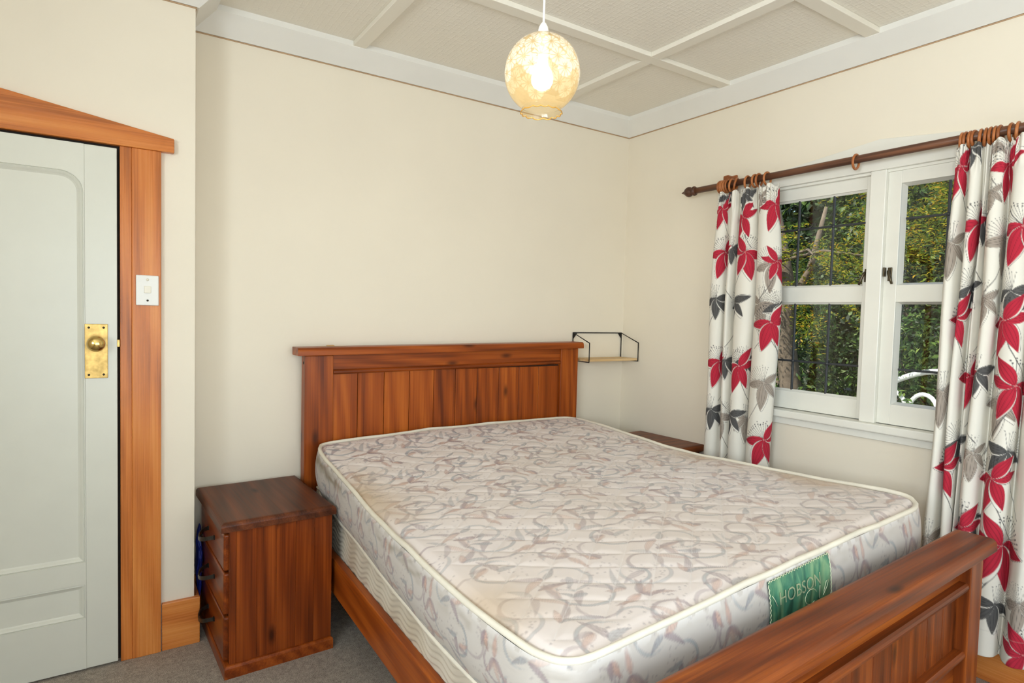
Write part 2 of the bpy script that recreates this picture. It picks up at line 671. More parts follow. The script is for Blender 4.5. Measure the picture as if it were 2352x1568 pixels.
def cornice(n, p, q, nrm, mp, mq):
    """Splayed cornice along p->q (plan), nrm points into the room; mp/mq mitre the ends (-1 inside corner, +1 outside)."""
    d = Vector((q[0] - p[0], q[1] - p[1], 0))
    L = d.length
    d.normalize()
    nn = Vector((nrm[0], nrm[1], 0))
    F = Matrix(((d.x, nn.x, 0, p[0]), (d.y, nn.y, 0, p[1]), (0, 0, 1, 0), (0, 0, 0, 1)))

    def run(name, pts, mat, parent):
        bm = bmesh.new()
        A = [bm.verts.new((-mp * o, o, z)) for (o, z) in pts]
        B = [bm.verts.new((L + mq * o, o, z)) for (o, z) in pts]
        k = len(pts)
        bm.faces.new(A)
        bm.faces.new(B[::-1])
        for i in range(k):
            bm.faces.new((A[i], B[i], B[(i + 1) % k], A[(i + 1) % k]))
        bmesh.ops.recalc_face_normals(bm, faces=bm.faces)
        return finish(bm, name, mat, F, parent)
    o = tag(run('trim_%d' % n, [(0, ZCOR), (.012, ZCOR - .004), (.096, ZCOR + .072), (.096, ZC), (0, ZC)], M_CORNICE, None), kind='structure')
    run('bead', [(0, ZCOR - .007), (.004, ZCOR - .006), (.004, ZCOR - .002), (0, ZCOR)], M_BEAD, o)


cornice(1, (XR, YB), (XS, YB), (0, -1), -1, -1)
cornice(2, (XR, YR), (XR, YB), (-1, 0), -1, -1)
cornice(3, (XS, YB), (XS, YD), (1, 0), -1, 1)
cornice(4, (XS, YD), (XL, YD), (0, -1), 1, -1)

# baseboards
BBP = lambda s: None
tag(box('baseboard_doorway', (.185, XS + .02), (YD - .02, YD), (0, .193), W_ARCH['x'], bev=.003), kind='structure')
tag(box('baseboard_back', (XS, XR), (YB - .02, YB), (0, .193), W_ARCH['x'], bev=.003), kind='structure')
tag(box('baseboard_right', (XR - .02, XR), (YR, YB - .02), (0, .193), W_ARCH['y'], bev=.003), kind='structure')
tag(box('baseboard_return', (XS, XS + .02), (YD + .001, YB - .02), (0, .193), W_ARCH['y'], bev=.003), kind='structure')

# ------------------------------------------------------------------ door, architrave, switch
arch = empty('trim_5', T(-.35, YD, 0), kind='structure')
HZ = 1.984
box('architrave_board', (.084, .182), (YD - .024, YD), (0, HZ), W_ARCH['z'], arch, bev=.003)
box('jamb_strip', (.046, .084), (YD - .019, YD + .02), (0, HZ), W_ARCH['z'], arch, bev=.0015)
box('architrave_board', (-.902, -.804), (YD - .024, YD), (0, HZ), W_ARCH['z'], arch, bev=.003)
box('jamb_strip', (-.804, -.768), (YD - .019, YD + .02), (0, HZ), W_ARCH['z'], arch, bev=.0015)
prism('head_board', [(-.946, HZ), (.226, HZ), (.226, HZ + .054), (-.36, HZ + .146), (-.946, HZ + .054)], 'y', YD - .03, YD, W_ARCH['x'], arch, bev=.003)
box('shadow_rebate', (-.77, .05), (YD + .012, YD + .03), (0, HZ + .012), M_GAP, arch)

door = empty('door_1', T(-.365, YD - .02, 0), kind='structure')
DX0, DX1, DY, DT = -.764, .037, 2.762, .036


def door_face():
    """One continuous leaf: stiles, rails and two sunk panels with moulded edges."""
    leaf = []
    # stiles and rails
    px0, px1 = -.666, -.064
    box('stile', (DX0, px0), (DY, DY + DT), (.008, HZ - .012), M_DOOR, door, bev=.002)
    box('stile', (px1, DX1), (DY, DY + DT), (.008, HZ - .012), M_DOOR, door, bev=.002)
    box('rail', (px0, px1), (DY, DY + DT), (.008, .200), M_DOOR, door)
    box('rail', (px0, px1), (DY, DY + DT), (.336, .415), M_DOOR, door)
    # top rail with rounded inner corners
    r, zt = .075, 1.872
    pts = [(px0, HZ - .012), (px0, zt - r)]
    for k in range(1, 9):
        a = math.pi - k * math.pi / 16
        pts.append((px0 + r + r * math.cos(a), zt - r + r * math.sin(a)))
    for k in range(0, 9):
        a = math.pi / 2 - k * math.pi / 16
        pts.append((px1 - r + r * math.cos(a), zt - r + r * math.sin(a)))
    pts.append((px1, HZ - .012))
    prism('rail', pts, 'y', DY, DY + DT, M_DOOR, door)
    box('panel', (px0, px1), (DY + .012, DY + .022), (.40, zt), M_DOOR, door)
    box('panel', (px0, px1), (DY + .012, DY + .022), (.19, .345), M_DOOR, door)

    def mould(pp, prof):
        # sweep a small profile round a closed outline (inward offset, depth)
        n = len(pp)
        rings = []
        for (off, dep) in prof:
            ring = []
            for i in range(n):
                a, b, c = Vector(pp[i - 1]), Vector(pp[i]), Vector(pp[(i + 1) % n])
                t1, t2 = (b - a).normalized(), (c - b).normalized()
                n1, n2 = Vector((-t1.y, t1.x)), Vector((-t2.y, t2.x))
                m = (n1 + n2)
                m /= max(.3, 1 + n1.dot(n2))
                q = b + m * off
                ring.append((q.x, DY + dep, q.y))
            rings.append(ring)
        P = np.array(rings)
        o = grid_mesh('panel_moulding', P, M_DOOR, None, door, wrap=True, M=T(-.365, DY, .6))
        o.data.polygons.foreach_set('use_smooth', [False] * len(o.data.polygons))
    prof = [(0, 0), (.003, .0), (.004, .004), (.008, .0015), (.012, .004), (.018, .009), (.023, .0118)]
    up = [(px0, .415), (px1, .415)]
    for k in range(0, 9):
        a = k * math.pi / 16
        up.append((px1 - r + r * math.cos(a), zt - r + r * math.sin(a)))
    for k in range(0, 9):
        a = math.pi / 2 + k * math.pi / 16
        up.append((px0 + r + r * math.cos(a), zt - r + r * math.sin(a)))
    mould(up, prof)
    mould([(px0, .200), (px1, .200), (px1, .336), (px0, .336)], prof)


door_face()
plate = box('handle_plate', (-.065, .007), (DY - .004, DY), (1.112, 1.314), M_BRASSW, door, bev=.0012)
for sx in (-.052, -.006):
    for sz in (1.125, 1.301):
        lathe('screw', [(0, .0016), (.0035, .001), (.0042, 0)], M_DARKSCREW, T(sx, DY - .0042, sz) @ Matrix.Rotation(math.radians(90), 4, 'X'), plate, 12)
lathe('door_knob', [(.021, 0), (.020, .006), (.012, .010), (.0105, .026), (.014, .034), (.0255, .040), (.029, .049), (.0265, .058), (.017, .065), (0, .0675)],
      M_BRASS, T(-.029, DY - .004, 1.243) @ Matrix.Rotation(math.radians(90), 4, 'X'), door, 36)
box('latch_plate', (.036, .045), (DY - .001, DY + .012), (1.228, 1.256), M_BRASSW, door, bev=.001)

sw = empty('light_switch', T(.135, 2.754, 1.446), 'white square light switch screwed to the wooden architrave', 'light switch')
SY = YD - .024
box('switch_plate', (.097, .173), (SY - .010, SY), (1.388, 1.504), M_PLASTIC, sw, bev=.003)
box('rocker', (.124, .147), (SY - .014, SY - .009), (1.436, 1.462), M_ROCK, sw, bev=.0015)
lathe('screw', [(0, .0012), (.004, 0)], M_DARKSCREW, T(.1355, SY - .0101, 1.407) @ Matrix.Rotation(math.radians(90), 4, 'X'), sw, 12)
lathe('screw_cap', [(0, .0016), (.005, .0004), (.0052, 0)], M_ROCK, T(.1355, SY - .0101, 1.487) @ Matrix.Rotation(math.radians(90), 4, 'X'), sw, 12)

# ------------------------------------------------------------------ window
win = empty('window_1', T(XR, 1.4125, .9), kind='structure')
WC = 1.4125
prism('head_casing', [(.62, 2.073), (2.205, 2.073), (2.205, 2.118), (WC, 2.210), (.62, 2.118)], 'x', XR - .022, XR, M_WHITE, win, bev=.002)
box('side_casing', (XR - .02, XR), (2.05, 2.15), (.94, 2.073), M_WHITE, win, bev=.002)
box('side_casing', (XR - .02, XR), (.675, .775), (.94, 2.073), M_WHITE, win, bev=.002)
box('sill', (XR - .048, XR + .10), (.64, 2.19), (.905, .942), M_WHITE, win, bev=.006)
box('apron', (XR - .018, XR), (.67, 2.155), (.869, .905), M_WHITE, win, bev=.002)
box('mullion', (XR - .016, XR + .075), (1.379, 1.446), (.942, 2.073), M_WHITE, win, bev=.003)
box('head_frame', (XR, XR + .09), (.77, 2.055), (2.062, 2.082), M_WHITE, win)
box('side_frame', (XR, XR + .09), (2.035, 2.055), (.942, 2.062), M_WHITE, win)
box('side_frame', (XR, XR + .09), (.77, .79), (.942, 2.062), M_WHITE, win)
GX = XR + .043


def sash(y0, y1, g0, g1, leads, fx):
    s = box('sash', (fx, fx + .04), (y0, g0), (.945, 2.062), M_WHITE, win, bev=.002)
    box('stile', (fx, fx + .04), (g1, y1), (.945, 2.062), M_WHITE, s, bev=.002)
    for (a, b) in ((.945, 1.034), (1.488, 1.562), (2.006, 2.062)):
        box('rail', (fx + .0004, fx + .04), (g0, g1), (a, b), M_WHITE, s, bev=.001)
    for (a, b) in ((1.034, 1.488), (1.562, 2.006)):
        for (c, d) in ((g0, g0 + .010), (g1 - .010, g1)):
            prism('glazing_bead', [(GX, c), (GX, d), (fx + .008, c if c == g0 else d)], 'z', a, b, M_WHITE, s)
        for (c, d) in ((a, a + .010), (b - .010, b)):
            prism('glazing_bead', [(GX, c), (GX, d), (fx + .008, c if c == a else d)], 'y', g0, g1, M_WHITE, s)
    ys = [g0] + list(leads) + [g1]
    for (zz, hl) in (((1.034, 1.488), 1.189), ((1.562, 2.006), 1.855)):
        zs = [zz[0], hl, zz[1]]
        for i in range(len(ys) - 1):
            for j in range(2):
                box('pane', (GX + .001, GX + .004), (ys[i], ys[i + 1]), (zs[j], zs[j + 1]), M_GLASS, s)
        for y in leads:
            box('lead_came', (GX - .003, GX + .007), (y - .005, y + .005), (zz[0], zz[1]), M_LEAD, s, bev=.002)
            lathe('solder_joint', [(0, .005), (.008, .003), (.010, -.003), (0, -.004)], M_LEAD, T(GX - .002, y, hl) @ Matrix.Rotation(math.radians(-90), 4, 'Y'), s, 12)
        box('lead_came', (GX - .0032, GX + .007), (g0, g1), (hl - .005, hl + .005), M_LEAD, s, bev=.002)


sash(1.446, 2.035, 1.480, 1.990, (1.640, 1.818), XR + .026)
sash(.79, 1.379, .812, 1.324, (.980, 1.152), XR + .006)
for (yy, fx, s) in ((1.352, XR + .006, 1), (1.463, XR + .026, -1)):
    ct = box('catch_plate', (fx - .005, fx), (yy - .009, yy + .009), (1.580, 1.640), M_BRONZE, win, bev=.002)
    tube('catch_lever', [(fx - .005, yy, 1.62), (fx - .018, yy, 1.622), (fx - .024, yy - .004 * s, 1.612), (fx - .026, yy - .014 * s, 1.585), (fx - .026, yy - .02 * s, 1.566)], [.006, .006, .0065, .006, .005], M_BRONZE, ct)
    box('keeper', (fx - .022, fx - .004), (yy + .018 * s - .003, yy + .018 * s + .003), (1.600, 1.64), M_BRONZE, ct, bev=.001)

w2 = empty('added_window_rear', T(.75, YR, .30), kind='structure')  # unseen window, added so the rear fill light has an opening
for (a, b) in ((-.5, -.44), (.72, .78), (1.94, 2.0)):
    box('stile', (a, b), (YR - .07, YR - .02), (.30, 2.30), M_WHITE, w2)
for (a, b) in ((.30, .36), (2.24, 2.30)):
    box('rail', (-.5, 2.0), (YR - .07, YR - .0205), (a, b), M_WHITE, w2)
for (a, b) in ((-.44, .72), (.78, 1.94)):
    box('pane', (a, b), (YR - .05, YR - .047), (.36, 2.24), M_GLASS, w2)

w3 = empty('added_window_left', T(XL, -.2, 1.20), kind='structure')  # made-up high window out of view, added to let the left fill in
for (a, b) in ((-1.2, -1.14), (-.23, -.17), (.74, .8)):
    box('stile', (XL - .07, XL - .02), (a, b), (1.20, 2.38), M_WHITE, w3)
for (a, b) in ((1.20, 1.26), (2.32, 2.38)):
    box('rail', (XL - .07, XL - .0205), (-1.2, .8), (a, b), M_WHITE, w3)
for (a, b) in ((-1.14, -.23), (-.17, .74)):
    box('pane', (XL - .05, XL - .047), (a, b), (1.26, 2.32), M_GLASS, w3)

# ------------------------------------------------------------------ painter for printed cloth (numpy, evaluated per vertex)
def L3(r, g, b):
    return np.array(lin(r, g, b)[:3])


def blend(img, a, col):
    img += (np.asarray(col) - img) * np.clip(a, 0, 1)[..., None]


def petal(img, X, Y, cx, cy, ang, L, wd, bend, col, alpha=1.0, soft=.002, veins=None, line=None):
    ca, sa = math.cos(ang), math.sin(ang)
    dx, dy = X - cx, Y - cy
    t = (dx * ca + dy * sa) / L
    s = -dx * sa + dy * ca - bend * L * t * t
    tt = np.clip(t, 0, 1)
    hw = wd * np.sin(np.pi * tt ** .85) ** .8 * (1 - .25 * tt) + 1e-5
    inside = (hw - np.abs(s)) / soft
    m = np.clip(inside + .5, 0, 1) * (t > 0) * (t < 1) * alpha
    blend(img, m, col)
    if veins is not None:
        for k in (-.5, 0, .5):
            vm = np.clip(1.2 - np.abs(s - k * hw) / (soft * .55), 0, 1) * (t > .04) * (t < .92) * (np.abs(s) < hw) * alpha
            blend(img, vm * .75, veins)
    if line is not None:
        lm = np.clip(1.2 - np.abs(np.abs(s) - hw) / (soft * .7), 0, 1) * (t > .02) * (t < 1) * alpha
        blend(img, lm * .8, line)


def stroke(img, X, Y, pts, w, col, alpha=1.0, soft=.0015):
    d = np.full(X.shape, 9.0)
    for (a, b) in zip(pts[:-1], pts[1:]):
        vx, vy = b[0] - a[0], b[1] - a[1]
        ll = vx * vx + vy * vy + 1e-12
        t = np.clip(((X - a[0]) * vx + (Y - a[1]) * vy) / ll, 0, 1)
        d = np.minimum(d, np.hypot(X - a[0] - t * vx, Y - a[1] - t * vy))
    blend(img, np.clip((w - d) / soft + .5, 0, 1) * alpha, col)


def dot(img, X, Y, x, y, r, col, alpha=1.0, soft=.0015, asp=1.0):
    d = np.hypot(X - x, (Y - y) / asp)
    blend(img, np.clip((r - d) / soft + .5, 0, 1) * alpha, col)


def flower(img, U, V, kind, u, v, sc, mir, seed):
    R = .30 * sc
    m = (np.abs(U - u) < R) & (np.abs(V - v) < R * 1.25)
    if not m.any():
        return
    X = (U[m] - u) * mir / sc
    Y = (V[m] - v) / sc
    sub = img[m]
    rs = random.Random(seed)
    ink = L3(52, 50, 54)
    if kind == 'r':
        col, vein, ink2 = L3(186, 34, 58), L3(118, 18, 36), ink
        P = [(196, .115, .027, -.12), (248, .150, .036, .10), (296, .125, .026, -.10), (8, .105, .022, .15), (62, .115, .024, -.12)]
    elif kind == 't':
        col, vein, ink2 = L3(166, 154, 142), L3(96, 88, 82), L3(90, 84, 80)
        P = [(200, .105, .024, -.12), (262, .145, .031, .05), (318, .100, .020, -.1), (25, .085, .020, .1)]
    else:
        col, vein, ink2 = L3(88, 87, 86), L3(58, 57, 58), ink
        P = [(212, .095, .022, -.1), (264, .115, .026, .06), (316, .110, .022, -.12), (2, .105, .022, .14)]
    # stem
    bx = .02 if kind == 'r' else -.02
    st = [(bx * k * k * .25, -.05 * k) for k in range(0, 6)]
    stroke(sub, X, Y, st, .0017, ink2, .85)
    # fan of stamens
    for k in range(13):
        a = math.radians(72 + k * 9.5)
        r0 = .075 + rs.uniform(-.006, .008)
        stroke(sub, X, Y, [(0, 0), (r0 * math.cos(a) - .012, r0 * math.sin(a))], .0008, ink2, .75)
        for q in range(2 if kind != 'c' else 1):
            rr = r0 + .008 * q + rs.uniform(-.003, .003)
            dot(sub, X, Y, rr * math.cos(a) - .012 + rs.uniform(-.002, .002), rr * math.sin(a), .0028 if kind == 'r' else .0018, ink2, .9)
    for (a, L, w, b) in P:
        petal(sub, X, Y, 0, 0, math.radians(a + rs.uniform(-6, 6)), L * 1.03, w * 1.12, b * 1.15, np.array(lin(236, 232, 222)[:3]), 1.0, .002, None, ink2)
        petal(sub, X, Y, 0, 0, math.radians(a + rs.uniform(-3, 3)), L, w, b, col, 1.0, .0025, vein)
    img[m] = sub


def smooth(a, b, x):
    t = np.clip((x - a) / (b - a), 0, 1)
    return t * t * (3 - 2 * t)


def catmull(P, n):
    P = np.array(P, float)
    P = np.vstack([2 * P[0] - P[1], P, 2 * P[-1] - P[-2]])
    out = []
    for i in range(1, len(P) - 2):
        t = np.linspace(0, 1, n, endpoint=False)[:, None]
        a, b, c, d = P[i - 1], P[i], P[i + 1], P[i + 2]
        out.append(.5 * ((2 * b) + (c - a) * t + (2 * a - 5 * b + 4 * c - d) * t * t + (3 * b - a - 3 * c + d) * t ** 3))
    return np.vstack(out + [P[-2][None]])


def resample(P, n):
    d = np.r_[0, np.cumsum(np.linalg.norm(np.diff(P, axis=0), axis=1))]
    t = np.linspace(0, d[-1], n)
    return np.stack([np.interp(t, d, P[:, k]) for k in range(P.shape[1])], 1), d[-1]


def curtain_grid(plan, wfac, shift, ztop, zbot, scal_seed, zdip, tops):
    prof = catmull(plan, 12)
    P0, L = resample(prof, 10)
    n = int(L / .0026)
    P0, L = resample(prof, n)
    rows = int((ztop - zbot) / .0032)
    zz = np.linspace(ztop, zbot, rows)
    s = np.linspace(0, 1, n)
    U, V = np.meshgrid(s * L, zz)
    yc = (P0[:, 0].max() + P0[:, 0].min()) / 2
    xm = 2.795
    wf = np.interp(zz, [z for z, _ in wfac[::-1]], [w for _, w in wfac[::-1]])[:, None]
    sh = np.interp(zz, [z for z, _ in shift[::-1]], [w for _, w in shift[::-1]])[:, None]
    amp = (.55 + .45 * smooth(ztop, ztop - .35, zz))[:, None]
    wob = .006 * np.sin(3.1 * V + 9 * U + scal_seed) * smooth(ztop, ztop - .8, V) + .004 * np.sin(5.7 * V - 21 * U)
    Y = yc + (P0[:, 0][None] - yc) * wf + sh + wob
    Xx = xm - .018 + (P0[:, 1][None] - xm) * amp + .5 * wob
    head = smooth(ztop - .14, ztop - .05, V)
    Xx = Xx + .0045 * np.sin(2 * np.pi * U / .027) * head
    Z = V + head * (.010 * np.cos(2 * np.pi * U / tops) - .010) + zdip * (U / L - .5) * smooth(zbot + .5, zbot, V)
    return np.stack([Xx, Y, Z], -1), U, V, yc


def curtain(plan, wfac, shift, ztop, zbot, motifs, label, scal_seed, zdip, tops):
    P, U, V, yc = curtain_grid(plan, wfac, shift, ztop, zbot, scal_seed, zdip, tops)
    img = np.empty(U.shape + (3,))
    img[:] = np.array(lin(233, 229, 218)[:3])
    for i, (k, u, v, sc, mir) in enumerate(sorted(motifs, key=lambda q: 'tcr'.index(q[0]))):
        flower(img, U, V, k, u, v, sc, mir, 100 + i)
    # woven hem line
    blend(img, np.clip(1 - np.abs(V - zbot - .1) / .003, 0, 1) * .25, L3(180, 176, 164))
    o = grid_mesh('curtain', P, M_CURTAIN, img, None, M=T(2.78, yc, ztop))
    sd = o.modifiers.new('thickness', 'SOLIDIFY')
    sd.thickness = .0012
    sd.offset = 0
    return tag(o, label, 'curtain', 'floral curtains on the window rod')


PLAN_L = [(2.232, 2.835), (2.226, 2.80), (2.20, 2.772), (2.168, 2.775), (2.152, 2.80), (2.146, 2.832), (2.128, 2.822), (2.118, 2.79), (2.098, 2.782),
          (2.086, 2.808), (2.082, 2.838), (2.064, 2.81), (2.04, 2.774), (2.0, 2.764), (1.97, 2.778), (1.955, 2.815), (1.962, 2.842), (1.946, 2.83),
          (1.93, 2.785), (1.89, 2.764), (1.852, 2.768), (1.828, 2.788), (1.816, 2.815), (1.822, 2.84)]
PLAN_R = [(1.100, 2.838), (1.092, 2.80), (1.076, 2.775), (1.060, 2.782), (1.050, 2.81), (1.046, 2.838), (1.038, 2.81), (1.028, 2.775), (1.013, 2.775), (1.005, 2.80), (1.006, 2.842),
          (.996, 2.83), (.988, 2.802), (.980, 2.82), (.976, 2.840), (.968, 2.80), (.952, 2.768), (.933, 2.77), (.922, 2.79), (.918, 2.835), (.903, 2.80),
          (.882, 2.768), (.850, 2.764), (.830, 2.79), (.826, 2.838), (.80, 2.79), (.77, 2.765), (.74, 2.79), (.735, 2.838), (.71, 2.79), (.68, 2.765),
          (.65, 2.79), (.645, 2.838), (.62, 2.79), (.585, 2.768), (.56, 2.80)]
MOT_L = [('r', 0.729, 1.979, 1, 1), ('r', 0.413, 1.927, 0.95, 1), ('r', 0.151, 1.754, 1, 1), ('r', 0.439, 1.741, 1, -1), ('r', 0.11, 1.991, 0.8, 1), ('t', 0.705, 1.671, 1, 1), ('c', 0.261, 1.773, 0.8, 1), ('c', 0.11, 1.504, 1, 1), ('c', 0.373, 1.494, 1, 1), ('t', 0.645, 1.478, 1.05, -1), ('r', 0.708, 1.382, 1, 1), ('c', 0.739, 1.472, 0.9, 1), ('r', 0.144, 1.164, 1, 1), ('r', 0.441, 1.151, 1, 1), ('c', 0.256, 1.173, 0.9, 1), ('c', 0.47, 1.186, 0.9, 1), ('t', 0.695, 1.08, 1, 1), ('c', 0.107, 0.901, 1, 1), ('c', 0.394, 0.897, 1, 1), ('t', 0.222, 0.878, 0.95, -1), ('t', 0.491, 0.875, 0.9, -1), ('r', 0.723, 0.788, 1.05, 1), ('r', 0.138, 0.551, 1, 1), ('r', 0.731, 1.687, 0.8, -1), ('t', 0.622, 2.03, 0.7, 1), ('c', 0.413, 2.052, 0.9, 1), ('c', 0.136, 2.065, 0.9, 1), ('r', 0.12, 0.42, 1, 1), ('c', 0.35, 0.5, 1, 1), ('t', 0.6, 0.44, 1, 1), ('r', 0.15, 0.25, 1, 1), ('c', 0.5, 0.26, 1, 1)
]
MOT_R = [('r', 0.081, 2.009, 1, 1), ('r', 0.556, 1.996, 1, 1), ('c', 0.214, 2.089, 0.8, 1), ('t', 0.425, 2.073, 0.9, -1), ('r', 0.277, 1.781, 1, 1), ('t', 0.081, 1.713, 1, 1), ('c', 0.363, 1.8, 0.9, 1), ('t', 0.54, 1.716, 1, 1), ('r', 0.678, 1.755, 1, 1), ('c', 0.274, 1.54, 1, 1), ('r', 0.637, 1.415, 1, 1), ('c', 0.655, 1.521, 1, 1), ('t', 0.464, 1.492, 0.8, 1), ('r', 0.209, 1.424, 1, 1), ('t', 0.086, 1.126, 1, 1), ('r', 0.365, 1.196, 1, 1), ('c', 0.467, 1.222, 0.9, 1), ('t', 0.629, 1.116, 1, 1), ('r', 0.681, 1.177, 1.1, -1), ('r', 0.198, 0.837, 1.05, 1), ('c', 0.282, 0.936, 1, 1), ('t', 0.488, 0.908, 0.8, 1), ('c', 0.676, 0.933, 1, -1), ('r', 0.639, 0.827, 1, 1), ('r', 0.467, 0.615, 1, 1), ('r', 0.697, 0.577, 1.25, -1), ('t', 0.081, 0.529, 1, 1), ('c', 0.689, 0.352, 1, -1), ('c', 0.477, 0.648, 0.9, 1), ('r', 0.879, 0.205, 1.1, -1), ('t', 0.85, 0.388, 0.9, 1), ('t', 0.467, 1.893, 0.6, 1), ('r', 1.039, 1.95, 1, 1), ('c', 1.039, 1.63, 1, 1), ('r', 1.039, 1.31, 1, 1), ('c', 1.039, 0.99, 1, 1), ('r', 1.039, 0.67, 1, 1), ('c', 1.039, 0.35, 1, 1)
]
ARG_L = (PLAN_L, [(2.075, .86), (1.5, 1.0), (.72, .93), (.15, .93)], [(2.075, -.004), (1.5, 0), (.72, .01), (.15, .012)], 2.078, .15)
ARG_R = (PLAN_R, [(2.085, .97), (1.5, 1.0), (.55, 1.02), (.15, 1.03)], [(2.085, -.008), (1.5, 0), (.55, .022), (.15, .03)], 2.092, .15)
cl = curtain(*ARG_L, MOT_L,
             'red and grey floral curtain drawn to the left beside the bedside table', .3, 0.0, .085)
cr = curtain(*ARG_R, MOT_R,
             'red and grey floral curtain hanging behind the footboard at the right', 1.7, 0.0, .08)

# ------------------------------------------------------------------ curtain rod and rings
RX, RZ = 2.80, 2.118
rod = empty('curtain_rod', T(RX, 1.4, RZ), 'dark wooden curtain rod with turned finial above the window', 'curtain rod')
tube('pole', [(RX, 2.40, RZ), (RX, .30, RZ + .004)], .0172, W_ROD['y'], rod, n=20)
FIN = [(.0172, 0), (.0185, .003), (.026, .006), (.027, .012), (.020, .016), (.016, .020), (.022, .028), (.028, .040), (.029, .050), (.024, .064), (.013, .076), (.008, .086), (.003, .10), (0, .104)]
lathe('finial', FIN, W_ROD['z'], T(RX, 2.368, RZ) @ Matrix.Rotation(math.radians(-90), 4, 'X'), rod, 24)
lathe('finial', FIN, W_ROD['z'], T(RX, .31, RZ) @ Matrix.Rotation(math.radians(90), 4, 'X'), rod, 24)
for yb in (2.166, .52):
    bk = box('bracket', (RX - .004, XR - .02), (yb - .018, yb + .018), (RZ + .012, RZ + .052), W_RING['x'], rod, bev=.008)
    box('back_plate', (XR - .034, XR - .022), (yb - .022, yb + .022), (RZ - .03, RZ + .06), W_RING['z'], bk, bev=.004)

ring_mesh = None


def ring(y, tilt, lean, label, group, sag=.0135):
    global ring_mesh
    if ring_mesh is None:
        V, Fc = sweep_verts([(.031 * math.cos(2 * math.pi * k / 28), 0, .031 * math.sin(2 * math.pi * k / 28)) for k in range(28)], .0056, 10, True)
        ring_mesh = bpy.data.meshes.new('curtain_ring')
        ring_mesh.from_pydata([tuple(v) for v in V], [], Fc)
        ring_mesh.materials.append(W_RING['z'])
        ring_mesh.polygons.foreach_set('use_smooth', [True] * len(ring_mesh.polygons))
    M = T(RX, y, RZ - .0082) @ Matrix.Rotation(math.radians(tilt), 4, 'Z') @ Matrix.Rotation(math.radians(lean), 4, 'X')
    return tag(place('curtain_ring', ring_mesh, M), label, 'curtain ring', group)


ORD = 'first second third fourth fifth sixth seventh eighth ninth tenth eleventh twelfth thirteenth fourteenth fifteenth sixteenth seventeenth'.split()
RL = [(2.196, 0), (2.184, 1), (2.172, -2), (2.160, 0), (2.147, 3), (2.128, 14), (2.10, 24), (2.03, 8), (1.985, 4), (1.963, 5), (1.915, 2)]
for i, (y, t) in enumerate(RL):
    ring(y, t, t * .5, ORD[i] + ' wooden curtain ring from the finial above the left curtain', 'curtain rings over the left curtain')
ring(1.474, 5, 4, 'lone wooden curtain ring at the middle of the rod between the curtains', 'curtain rings over the left curtain')
RRt = [(1.066, 10), (1.052, 4), (1.037, 6), (1.022, -3), (1.004, 12), (.989, 16), (.972, 8), (.958, 10), (.942, 4), (.908, 3), (.888, 8), (.85, 2), (.80, 4), (.75, 2), (.70, 3), (.65, 2), (.60, 5)]
for i, (y, t) in enumerate(RRt):
    ring(y, t, t * .3, ORD[i] + ' wooden curtain ring from the window side above the right curtain', 'curtain rings over the right curtain')

# ------------------------------------------------------------------ bed frame
bed = empty('bed', T(1.6, 1.9, 0), 'stained pine queen bed frame with plank headboard and footboard', 'bed')
HBY = 2.930
lp, rp = (.781, .916), (2.306, 2.440)
hb = box('headboard', (lp[1], rp[0]), (2.957, 2.975), (.22, 1.16), M_GAP, bed)
box('post', lp, (HBY, 2.990), (0, 1.170), W_BED['z'], hb, bev=.003)
box('post', rp, (HBY, 2.990), (0, 1.190), W_BED['z'], hb, bev=.003)
tilt = math.atan2(.020, 1.66)
FH = T(.781, 0, 1.170) @ Matrix.Rotation(-tilt, 4, 'Y')
px = [.916, 1.043, 1.181, 1.320, 1.461, 1.592, 1.728, 1.872, 2.010, 2.152, 2.306]
for a, b in zip(px[:-1], px[1:]):
    box('plank', (a + .0013, b - .0013), (2.945, 2.958), (.30, 1.085), W_BED['z'], hb, bev=.0014, seg=1)
box('top_rail', (lp[1] - .781, rp[0] - .781), (2.940, 2.958), (-.075, .002), W_BED['x'], hb, FH, bev=.001)
prism('bead', [(2.940, -.094), (2.940, -.070), (2.934, -.072), (2.929, -.078), (2.929, -.086), (2.934, -.092)], 'x', lp[1] - .781, rp[0] - .781, W_BED['x'], hb, FH)
capo = [(2.897, .002), (3.004, .002), (3.004, .040), (2.912, .040), (2.905, .0375), (2.900, .032), (2.8975, .024), (2.897, .016)]
prism('cap_rail', capo, 'x', -.040, 1.676, W_BED['x'], hb, FH, bev=.0015)
lathe('bolt_hole', [(0, .0006), (.007, .0005), (.0075, 0)], M_GAP, T(.7808, 2.957, 1.135) @ Matrix.Rotation(math.radians(-90), 4, 'Y'), hb, 14)


def bar(name, p, q, th, z0, z1, mat, parent, bev):
    d = Vector((q[0] - p[0], q[1] - p[1], 0))
    F = T(p[0], p[1], 0) @ Matrix.Rotation(math.atan2(d.y, d.x), 4, 'Z')
    return box(name, (0, d.length), (-th / 2, th / 2), (z0, z1), mat, parent, F, bev)


bar('side_rail', (.815, 2.93), (.764, .84), .032, .205, .352, W_BED['x'], bed, .005)
bar('side_rail', (2.405, 2.93), (2.412, .88), .032, .205, .352, W_BED['x'], bed, .005)

